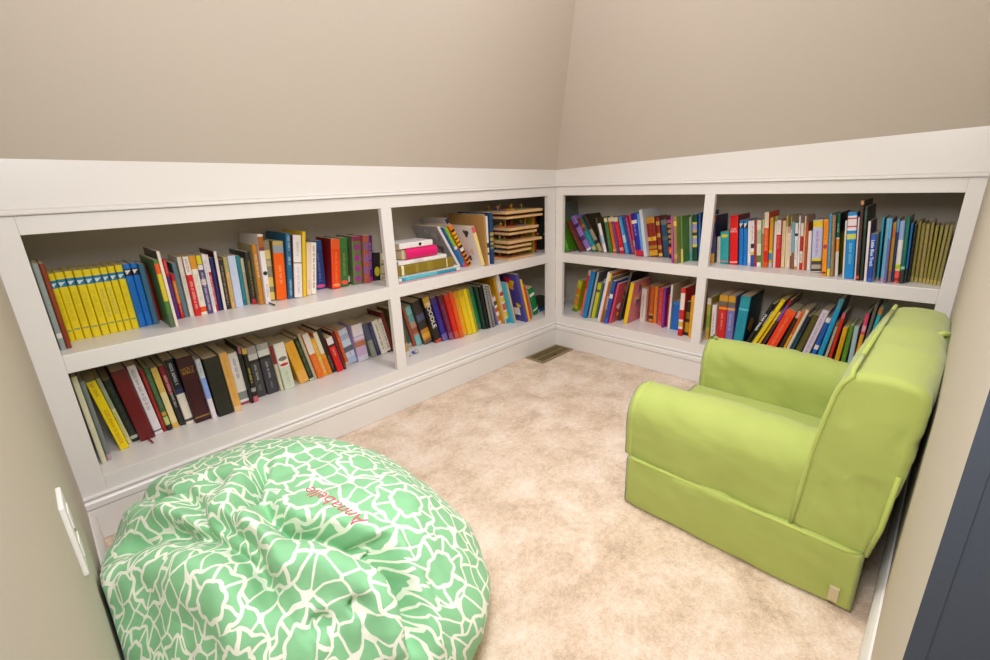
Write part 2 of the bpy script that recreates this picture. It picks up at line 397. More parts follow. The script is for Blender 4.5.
def armchair():
    t = empty('armchair', "child's lime green slipcovered foam armchair with its back against the wall", 'armchair')
    X0, X1 = -.985, -.335; YF = -1.035; YBK = -1.572
    mt = M['lime']
    fy = lambda tt, p, q: (p, tt, q)      # profile in x,z swept along y
    fx = lambda tt, p, q: (tt, p, q)      # profile in y,z swept along x
    pillow(rr(X0 - .012, X1 + .004, .003, .158, (.010, .010, .010, .010)), fy, YF - .024, YBK, .022, 46, mt, 'base', t, 7, .006, 6, .006, 1)
    AW = .16; AH = .358; ya = -1.462
    pa = rr(X0 + .002, X0 + AW, .152, AH, (.012, .012, .074, .080))
    pillow(pa, fy, YF, ya, .014, 46, mt, 'arm', t, 8, .0062, 6.5, .010, 2)
    pb = rr(X1 - AW + .03, X1 - .002, .152, AH + .012, (.012, .012, .080, .072))
    pillow(pb, fy, YF, ya, .014, 46, mt, 'arm', t, 8, .0062, 6.5, .010, 3)
    pillow(rr(X0 + AW + .004, X1 - AW + .026, .152, .205, (.01, .01, .02, .02)), fy, YF - .002, ya, .02, 30, mt, 'seat', t, 6, .003, 8, .004, 4)
    bp = [(-1.449, .172), (-1.455, .25), (-1.463, .36), (-1.474, .45), (-1.482, .50), (-1.490, .525), (-1.502, .543), (-1.522, .553), (-1.55, .557), (-1.585, .555), (-1.612, .549), (-1.627, .532), (-1.631, .505), (-1.628, .40), (-1.617, .28), (-1.603, .175), (-1.597, .156), (-1.580, .147), (-1.472, .147), (-1.454, .155)]
    pillow(resample(bp, .016), fx, X0 - .004, X1 + .004, .018, 46, mt, 'backrest', t, 9, .006, 6, .006, 5)
    def pipe(pts, closed=False): tube('piping', pts, .0048, M['lime_pipe'], t, 8, closed)
    o = .001
    pipe([(X0 - .006, YF - .012, .157), (X0 - .010, YF - .03, .156), (X0 - .011, -1.2, .156), (X0 - .011, -1.4, .156), (X0 - .011, -1.56, .155), (X0 - .004, -1.585, .155)])
    pipe([(X1 + o, YF - .004, .156), (X1 + o, -1.59, .154)])
    pipe([(p, YF - .003, q) for p, q in rr(X0 + .003, X0 + AW - .001, .153, AH - .001, (.01, .01, .073, .079))], True)
    pipe([(p, YF - .003, q) for p, q in rr(X1 - AW + .031, X1 - .003, .153, AH + .011, (.01, .01, .079, .071))], True)
    side = [(-1.449, .158), (-1.455, .25), (-1.463, .36), (-1.474, .45), (-1.482, .50), (-1.490, .525), (-1.503, .545)]
    for xx, q in ((X0, 1), (X1, -1)):
        pipe([(xx - q * .002, y - .005, z) for y, z in side] + [(xx + q * .010, -1.506, .553), (xx + q * .03, -1.507, .558), (xx + q * .10, -1.507, .560)])
    pipe([(X0 + .1, -1.507, .560), (-.66, -1.507, .5605), (X1 - .1, -1.507, .560)])
    pipe([(X0 - .003, -1.594, .156), (X0 - .004, -1.606, .23), (X0 - .004, -1.612, .36)])
    pipe([(X0 - .004, YF - .026, .012), (X0 - .006, YF - .026, .09), (X0 - .006, YF - .026, .15)])
    box('care_tag', (X0 - .0195, -1.568, .018), (X0 - .008, -1.550, .054), M['tag'], t, .0006)
    tube('fabric_loop', [(-.60, -1.607, .55), (-.592, -1.619, .556), (-.575, -1.626, .552), (-.57, -1.626, .535), (-.585, -1.624, .52)], .007, M['lime_pipe'], t)
    t.location = (-.985, -1.3, 0)
    for ch in t.children: ch.location = Vector(ch.location) - Vector((-.985, -1.3, 0))
    t.location = (-.998, -1.297, 0); t.rotation_euler = (0, 0, radians(-.8))
    return t
armchair()

# ------------------------------------------------------------------ bean bag
BAG = dict(c=(-1.83, -.65), rx=.33, ry=.475, n=1.9, rot=.38, H=.347)
BPROF = [(0, 1), (.2, .995), (.42, .97), (.62, .89), (.8, .74), (.93, .56), (1, .38), (.985, .2), (.9, .06), (.76, 0)]
CREASES = [  # (fold line seen from above, depth, width, puff beside it)
    ([(-1.837, -.584), (-1.868, -.630), (-1.906, -.684), (-1.931, -.720)], .075, .012, .018),
    ([(-1.886, -.681), (-1.893, -.763), (-1.881, -.819), (-1.849, -.852), (-1.822, -.892), (-1.794, -.942), (-1.776, -.977), (-1.774, -1.016), (-1.780, -1.048), (-1.791, -1.070), (-1.797, -1.083)], .085, .016, .032),
    ([(-2.089, -.524), (-2.052, -.592), (-2.016, -.664), (-1.989, -.726), (-1.967, -.787), (-1.956, -.842), (-1.953, -.880), (-1.944, -.912)], .065, .018, .030),
    ([(-2.050, -.315), (-2.017, -.493), (-1.980, -.512), (-1.941, -.525), (-1.908, -.556)], .045, .014, .018),
    ([(-1.969, -.687), (-1.950, -.744), (-1.935, -.800), (-1.935, -.854)], .045, .016, .018),
    ([(-2.104, -.515), (-2.084, -.591), (-2.070, -.617)], .04, .012, .014),
    ([(-1.918, -.963), (-1.904, -.967), (-1.891, -.976)], .03, .009, .010),
    ([(-1.858, -.975), (-1.839, -.994)], .03, .009, .010),
    ([(-1.798, -.935), (-1.761, -.945), (-1.767, -.972)], .045, .012, .015),
    ([(-1.991, -.527), (-1.980, -.615), (-1.984, -.685)], .03, .014, .014),
]
def cubic(a, x):
    for i in range(len(a) - 1):
        if a[i][0] <= x <= a[i + 1][0]:
            u = (x - a[i][0]) / (a[i + 1][0] - a[i][0]); return a[i][1] + (a[i + 1][1] - a[i][1]) * u
    return a[-1][1]
def bag_mesh():
    K = len(BPROF); NT, NP = 190, 400
    def cr(k):   # catmull-rom through the profile
        i = min(int(k), K - 2); u = k - i
        p = [Vector(BPROF[max(0, min(K - 1, j))]) for j in (i - 1, i, i + 1, i + 2)]
        if i == 0: p[0] = Vector((-p[2].x, p[2].y))
        return .5 * ((2 * p[1]) + (-p[0] + p[2]) * u + (2 * p[0] - 5 * p[1] + 4 * p[2] - p[3]) * u * u + (-p[0] + 3 * p[1] - 3 * p[2] + p[3]) * u ** 3)
    rows = [cr((K - 1) * i / NT) for i in range(1, NT + 1)]
    v = []; uvs = []
    arc = 0; last = Vector((0, BAG['H']))
    def pt(q, a):
        c, s = cos(a), sin(a); k = (abs(c) ** BAG['n'] + abs(s) ** BAG['n']) ** (-1 / BAG['n'])
        u = BAG['rx'] * k * c * q.x; w_ = BAG['ry'] * k * s * q.x
        return Vector((BAG['c'][0] + u * cos(BAG['rot']) - w_ * sin(BAG['rot']), BAG['c'][1] + u * sin(BAG['rot']) + w_ * cos(BAG['rot']), BAG['H'] * q.y))
    top = Vector((*BAG['c'], BAG['H']))
    v.append(top); uvs.append((0, 0))
    for q in rows:
        cur = Vector((q.x * .4, q.y * BAG['H'])); arc += (cur - last).length; last = cur
        for j in range(NP):
            a = 2 * pi * j / NP; v.append(pt(q, a)); d = (v[-1].xy - Vector(BAG['c']))
            d = d.normalized() if d.length > 0 else d; uvs.append((d.x * arc, d.y * arc))
    # displacement
    cen = Vector((*BAG['c'], .12)); out = []
    for p in v:
        n_ = (p - cen).normalized(); lift = max(0, min(1, (p.z - .05) / .12)); d = 0
        for line, A, w_, B in CREASES:
            best = 9; sg = 1; tt = 0
            for i in range(len(line) - 1):
                a = Vector(line[i]); b = Vector(line[i + 1]); ab = b - a
                u = max(0, min(1, (p.xy - a).dot(ab) / ab.length_squared)); e_ = p.xy - (a + ab * u); L = e_.length
                if L < best:
                    best = L; sg = 1 if ab.x * e_.y - ab.y * e_.x > 0 else -1; tt = (i + u) / (len(line) - 1)
            s = best * sg; fade = min(1, 5 * tt + .15, 5 * (1 - tt) + .15)
            d += fade * lift * (-A * math.exp(-(best / (w_ * (1.3 if s > 0 else .75))) ** 2) + (B * math.exp(-((s + w_ * 2.6) / (w_ * 2)) ** 2) if s < 0 else B * .5 * math.exp(-((s - w_ * 1.6) / (w_ * 1.6)) ** 2)))
        k = min(1, max(0, p.z / .08))
        d += k * (.016 * noise.noise(p * 5.5) + .007 * noise.noise(p * 13 + Vector((4, 0, 0))) + .004 * noise.noise(Vector((p.x * 30, p.y * 30, p.z * 14))))
        q = p + n_ * d
        q.x = max(q.x, XO + .006 + .012 * (1 - min(1, abs(q.z - .2) * 4)) * 0); q.z = max(q.z, .0)
        out.append(q)
    for j in range(NP):
        acc = 0; last = out[0]; d = Vector((cos(2 * pi * j / NP), sin(2 * pi * j / NP)))
        for i in range(NT):
            k = 1 + i * NP + j; acc += (out[k] - last).length; last = out[k]
            u0 = Vector(uvs[k]); L0 = u0.length
            if L0 > 1e-6: uvs[k] = tuple(u0 * (1 + .5 * (acc / L0 - 1)))
    f = [(0, 1 + j, 1 + (j + 1) % NP) for j in range(NP)]
    for i in range(NT - 1):
        for j in range(NP):
            a = 1 + i * NP; f.append((a + j, a + NP + j, a + NP + (j + 1) % NP, a + (j + 1) % NP))
    f.append(tuple(1 + (NT - 1) * NP + j for j in range(NP)))
    o = obj('bean_bag', out, f, M['bag'], None, True); fix_normals(o)
    ul = o.data.uv_layers.new(name='print'); idx = [0] * len(o.data.loops); o.data.loops.foreach_get('vertex_index', idx)
    flat = []
    for i in idx: flat += [uvs[i][0] + 5, uvs[i][1] + 5]
    ul.data.foreach_set('uv', flat)
    return o
bag = tag(bag_mesh(), 'slumped mint green and cream patterned bean bag with pink stitched name', 'bean bag')

def text_mesh(body, size, bold=0.0, spacing=1.0, align='CENTER', extr=0.0, shear=0.0):
    cu = bpy.data.curves.new('lettering', 'FONT'); cu.body = body; cu.size = size; cu.align_x = align; cu.align_y = 'CENTER'
    cu.offset = bold; cu.space_character = spacing; cu.extrude = extr; cu.shear = shear; cu.resolution_u = 3; cu.space_line = .85
    o = bpy.data.objects.new('lettering', cu); COL.objects.link(o)
    dg = bpy.context.evaluated_depsgraph_get(); me = bpy.data.meshes.new_from_object(o.evaluated_get(dg))
    bpy.data.objects.remove(o); bpy.data.curves.remove(cu); return me
def stitched_name():
    me = text_mesh('Annabelle', .062, -.0009, 1.0, 'LEFT', .0, .15)
    xs = [q.co.x for q in me.vertices]; Wd = max(xs) - min(xs)
    A = Vector((-1.772, -.902)); Bp = Vector((-1.806, -.738)); dr = (Bp - A); L = dr.length; dr.normalize()
    up = Vector((-dr.y, dr.x))
    if up.x > 0: up = -up
    bm = bmesh.new(); bm.from_mesh(me)
    bmesh.ops.triangulate(bm, faces=bm.faces); bmesh.ops.subdivide_edges(bm, edges=[e for e in bm.edges if e.calc_length() > .004], cuts=2)
    flip = (dr.x * up.y - dr.y * up.x)
    for q in bm.verts:
        u = (q.co.x - min(xs)) / Wd * L; p = A + dr * u + up * (q.co.y * .66)
        hit, loc, nrm, _ = bag.ray_cast(Vector((p.x, p.y, 1.0)), Vector((0, 0, -1)))
        q.co = loc + nrm * .0015 if hit else Vector((p.x, p.y, .3))
    bm.to_mesh(me); bm.free(); me.materials.clear(); me.materials.append(M['pink_thread'])
    o = bpy.data.objects.new('embroidered_name', me); COL.objects.link(o); o.parent = bag; o['label'] = 'pink stitched lettering'
    sm = o.modifiers.new('thread', 'SOLIDIFY'); sm.thickness = .0015
stitched_name()

# ------------------------------------------------------------------ floor register, outlet plate
def register():
    t = empty('floor_vent', 'brown metal floor register set in the carpet where the bookcases meet', 'vent', (-.160, -.084, 0))
    x0, x1, y0, y1 = -.138, .142, -.064, .064
    fr = .016; v = []; f = []
    for (a, b, z) in ((x0, y0, .0), (x0 + .003, y0 + .003, .005), (x0 + fr, y0 + fr, .005), (x0 + fr, y0 + fr, -.002)):
        v += [(a, b, z), (-a + x0 + x1, b, z), (-a + x0 + x1, -b + y0 + y1, z), (a, -b + y0 + y1, z)]
    for k in range(3):
        for i in range(4): f.append((k * 4 + i, k * 4 + (i + 1) % 4, k * 4 + 4 + (i + 1) % 4, k * 4 + 4 + i))
    o = obj('frame', v, f, M['brass'], t); fix_normals(o)
    box('duct', (x0 + fr, y0 + fr, -.0005), (x1 - fr, y1 - fr, .0006), M['dark'], t)
    n = 26; ff = []; vv = []
    for i in range(n):
        xx = x0 + fr + (x1 - x0 - 2 * fr) * (i + .5) / n
        for sy0, sy1 in ((y0 + fr, -.003), (.003, y1 - fr)):
            a, b = box_data((xx - .0022, sy0, .0008), (xx + .0022, sy1, .0042)); k = len(vv); vv += a; ff += [tuple(q + k for q in fc) for fc in b]
    obj('grille', vv, ff, M['grille'], t)
    box('centre_bar', (x0 + fr, -.003, .0008), (x1 - fr, .003, .0046), M['brass'], t)
    box('damper_lever', (.0, y0 + fr + .004, .0044), (.006, y0 + fr + .02, .008), M['dark'], t)
register()
def outlet():
    t = empty('outlet_plate', 'white outlet cover plate on the beige wall above the bean bag', 'outlet', (XO, -.735, .46))
    box('cover_plate', (0, -.036, -.06), (.0065, .036, .06), M['plastic'], t, .0018)
    for dz in (-.026, .026):
        box('receptacle', (.0065, -.017, dz - .014), (.0082, .017, dz + .014), M['plastic'], t, .001)
    o = obj('screw', *tube_data([(.0065, 0, 0), (.0078, 0, 0)], .003, 10), M['brass'], t)
outlet()

# ------------------------------------------------------------------ books
def paint_faces(me, cols):
    a = me.color_attributes.new('dye', 'FLOAT_COLOR', 'CORNER'); flat = []
    for p, c in zip(me.polygons, cols): flat += list(c) * p.loop_total
    a.data.foreach_set('color', flat)
def parse(st):
    parts = st.split('|'); base = parts[0]; bands = []; titles = []; side = None; marks = []
    for p in parts[1:]:
        if p.startswith('S:'): side = p[2:]; continue
        if p[0] in 'ODV': rng, col = p[1:].split(':'); marks.append((p[0], *[float(q) for q in rng.split('-')], col)); continue
        isT = p.startswith('T'); rng, col = (p[1:] if isT else p).split(':'); lo, hi = [float(q) for q in rng.split('-')]
        (titles if isT else bands).append((lo, hi, col))
    return base, bands, titles, side, marks
def book_mesh(th, h, D, st, x0, rnd, hard=True, art=None):
    base, bands, titles, side, marks = parse(st); side = side or base
    t = min(.0024 if hard else .0008, th * .16); r = min(.004 if hard else .002, th * .3)
    out = [(0, D), (0, r), (.3 * r, .3 * r), (r, 0), (th - r, 0), (th - .3 * r, .3 * r), (th, r), (th, D)]
    inn = [(th - t, D), (th - t, t), (t, t), (t, D)]
    lv = sorted({0.0, 1.0, *[b[0] for b in bands], *[b[1] for b in bands]})
    def colr(m):
        c = base
        for lo, hi, k in bands:
            if lo <= m <= hi: c = k
        return c
    v = []; f = []; cols = []
    for l in lv:
        for x, y in out: v.append((x0 + x, y, l * h))
    nl = len(lv)
    for k in range(nl - 1):
        c = colr((lv[k] + lv[k + 1]) / 2)
        for i in range(7):
            f.append((k * 8 + i, k * 8 + i + 1, k * 8 + 9 + i, k * 8 + 8 + i)); cols.append(lin(side) if i in (0, 6) else lin(c))
    b = len(v)
    for z in (0, h):
        for x, y in inn: v.append((x0 + x, y, z))
    lin_e = lin(colr(.99)); lin_b = lin(colr(.01))
    f.append(tuple([7, 6, 5, 4, 3, 2, 1, 0][::1]) + tuple(b + i for i in (3, 2, 1, 0))); cols.append(lin_b)
    T = (nl - 1) * 8
    f.append(tuple(T + i for i in range(8)) + tuple(b + 4 + i for i in range(4))); cols.append(lin(side))
    for i in range(3): f.append((b + i, b + i + 1, b + 5 + i, b + 4 + i)); cols.append(lin('EEE6DA'))
    f.append((7, b, b + 4, T + 7)); cols.append(lin(side)); f.append((b + 3, 0, T, b + 7)); cols.append(lin(side))
    def quad(xa, xb, za, zb, c, y=-.0003):
        k = len(v); v.extend([(x0 + xa, y, za), (x0 + xb, y, za), (x0 + xb, y, zb), (x0 + xa, y, zb)]); f.append((k, k + 1, k + 2, k + 3)); cols.append(c)
    for lo, hi, c in titles:     # rows of small glyph-like strokes running down the spine
        lh = min(.008, th * .38); xc = th / 2; z = hi * h - .002; st_ = lh * .62
        cc = lin(c); nxt = rnd.randint(3, 8)
        while z - st_ > lo * h:
            if nxt == 0: z -= st_ * .9; nxt = rnd.randint(2, 8); continue
            nxt -= 1; g = rnd.random(); a, bb = xc - lh / 2, xc + lh / 2
            if g < .35: quad(a, bb, z - st_ * .38, z, cc); quad(a, a + lh * .22, z - st_ * .75, z - st_ * .3, cc)
            elif g < .7: quad(a, a + lh * .24, z - st_ * .75, z, cc); quad(bb - lh * .24, bb, z - st_ * .75, z, cc); quad(a, bb, z - st_ * .25, z, cc)
            else: quad(a, bb, z - st_ * .3, z, cc); quad(xc - lh * .12, xc + lh * .12, z - st_ * .8, z, cc)
            z -= st_
    for kind, lo, hi, c in marks:
        i0 = len(v); n = 4 if kind == 'D' else 14; mz = (lo + hi) / 2 * h; rz = (hi - lo) / 2 * h; rx = th * .4
        if kind == 'V':
            n = 3; v.extend([(x0 + th / 2 - rx, -.0002, mz + rz), (x0 + th / 2 - rx * .6, -.0002, mz - rz), (x0 + th / 2 + rx, -.0002, mz + rz)])
        else:
            for q in range(n): a = 2 * pi * q / n; v.append((x0 + th / 2 + rx * cos(a), -.0002, mz + rz * sin(a)))
        f.append(tuple(range(i0, i0 + n))); cols.append(lin(c))
    if art:      # printed figures on the visible cover
        xs = -.0003 if art in (1, 6, 7) else th + .0003
        pal = {1: ['E8C020', 'D82848', 'E8A818', '6A5A40', 'F0F0F0'], 2: ['F0C838', 'F8D8D8', 'E8A830', 'C83050'], 3: ['E8A030', '6C4080', 'F4E0E0'], 4: ['D88828', 'E8A838', '8C4818'], 5: ['C03828', 'E0A830', '5C8838', '8C3420'], 6: ['9A8A84', '70584C', 'C0B8BC', '5C4438', 'B0A8A8'], 7: ['DAD2CC', '403C38', 'E0C8B8', '58504C', 'D8D0CC']}[art]
        for k in range(9 if art != 4 else 4):
            cy, cz, ra = rnd.uniform(.2, .8) * D, rnd.uniform(.15, .9) * h, rnd.uniform(.010, .024)
            if art == 4: cy, cz, ra = D * rnd.uniform(.3, .5), h * rnd.uniform(.25, .45), rnd.uniform(.018, .03)
            i0 = len(v); n = 12
            for q in range(n):
                a = 2 * pi * q / n; rr_ = ra * (1 + .3 * sin(3 * a + k)); v.append((x0 + xs + (.00006 * k if art not in (1, 6, 7) else -.00006 * k), min(D - .002, max(.003, cy + rr_ * cos(a))), min(h - .002, max(.002, cz + rr_ * sin(a)))))
            f.append(tuple(range(i0, i0 + n))); cols.append(lin(pal[k % len(pal)]))
        if art == 1:   # white square emblem low on the cover
            i0 = len(v)
            v.extend([(x0 - .0009, .03, .04), (x0 - .0009, .03, .085), (x0 - .0009, .075, .085), (x0 - .0009, .075, .04)]); f.append((i0, i0 + 1, i0 + 2, i0 + 3)); cols.append(lin('F0ECEC'))
    return v, f, cols
def place(o, shelf, c, Y, lean, z):
    if shelf[1] == 'L' or shelf in ('UL1', 'LL1', 'LL2', 'UL2'): pass
    left = shelf in ('UL1', 'UL2', 'LL1', 'LL2')
    o.location = (c, Y, z) if left else (Y, -c, z)
    o.rotation_euler = (0, radians(lean), 0 if left else -pi / 2)
def add_text(o, txt, col, th, h, x0, pos=None):
    me = None
    if '\n' in txt or (' ' in txt and th > .03):
        me = text_mesh(txt.replace(' ', '\n'), 1.0, 0); across = True
    else: me = text_mesh(txt, 1.0, .02); across = False
    xs = [q.co.x for q in me.vertices]; ys = [q.co.y for q in me.vertices]
    wd, hg = max(xs) - min(xs), max(ys) - min(ys); cx, cy = (max(xs) + min(xs)) / 2, (max(ys) + min(ys)) / 2
    for q in me.vertices:
        a, b = q.co.x - cx, q.co.y - cy
        if across: s = th * .8 / wd; q.co = (x0 + th / 2 + a * s, -.0006, (pos or .8) * h + b * s)
        else: s = min(h * .5 / wd, th * .62 / hg); s2 = min(h * .55 / wd, s * 1.35); q.co = (x0 + th / 2 + b * s, -.0006, (pos or .6) * h - a * s2)
    me.update(); me.materials.clear(); me.materials.append(M['cover'])
    paint_faces(me, [lin(col)] * len(me.polygons))
    t = bpy.data.objects.new('spine_title', me); COL.objects.link(t); t.parent = o
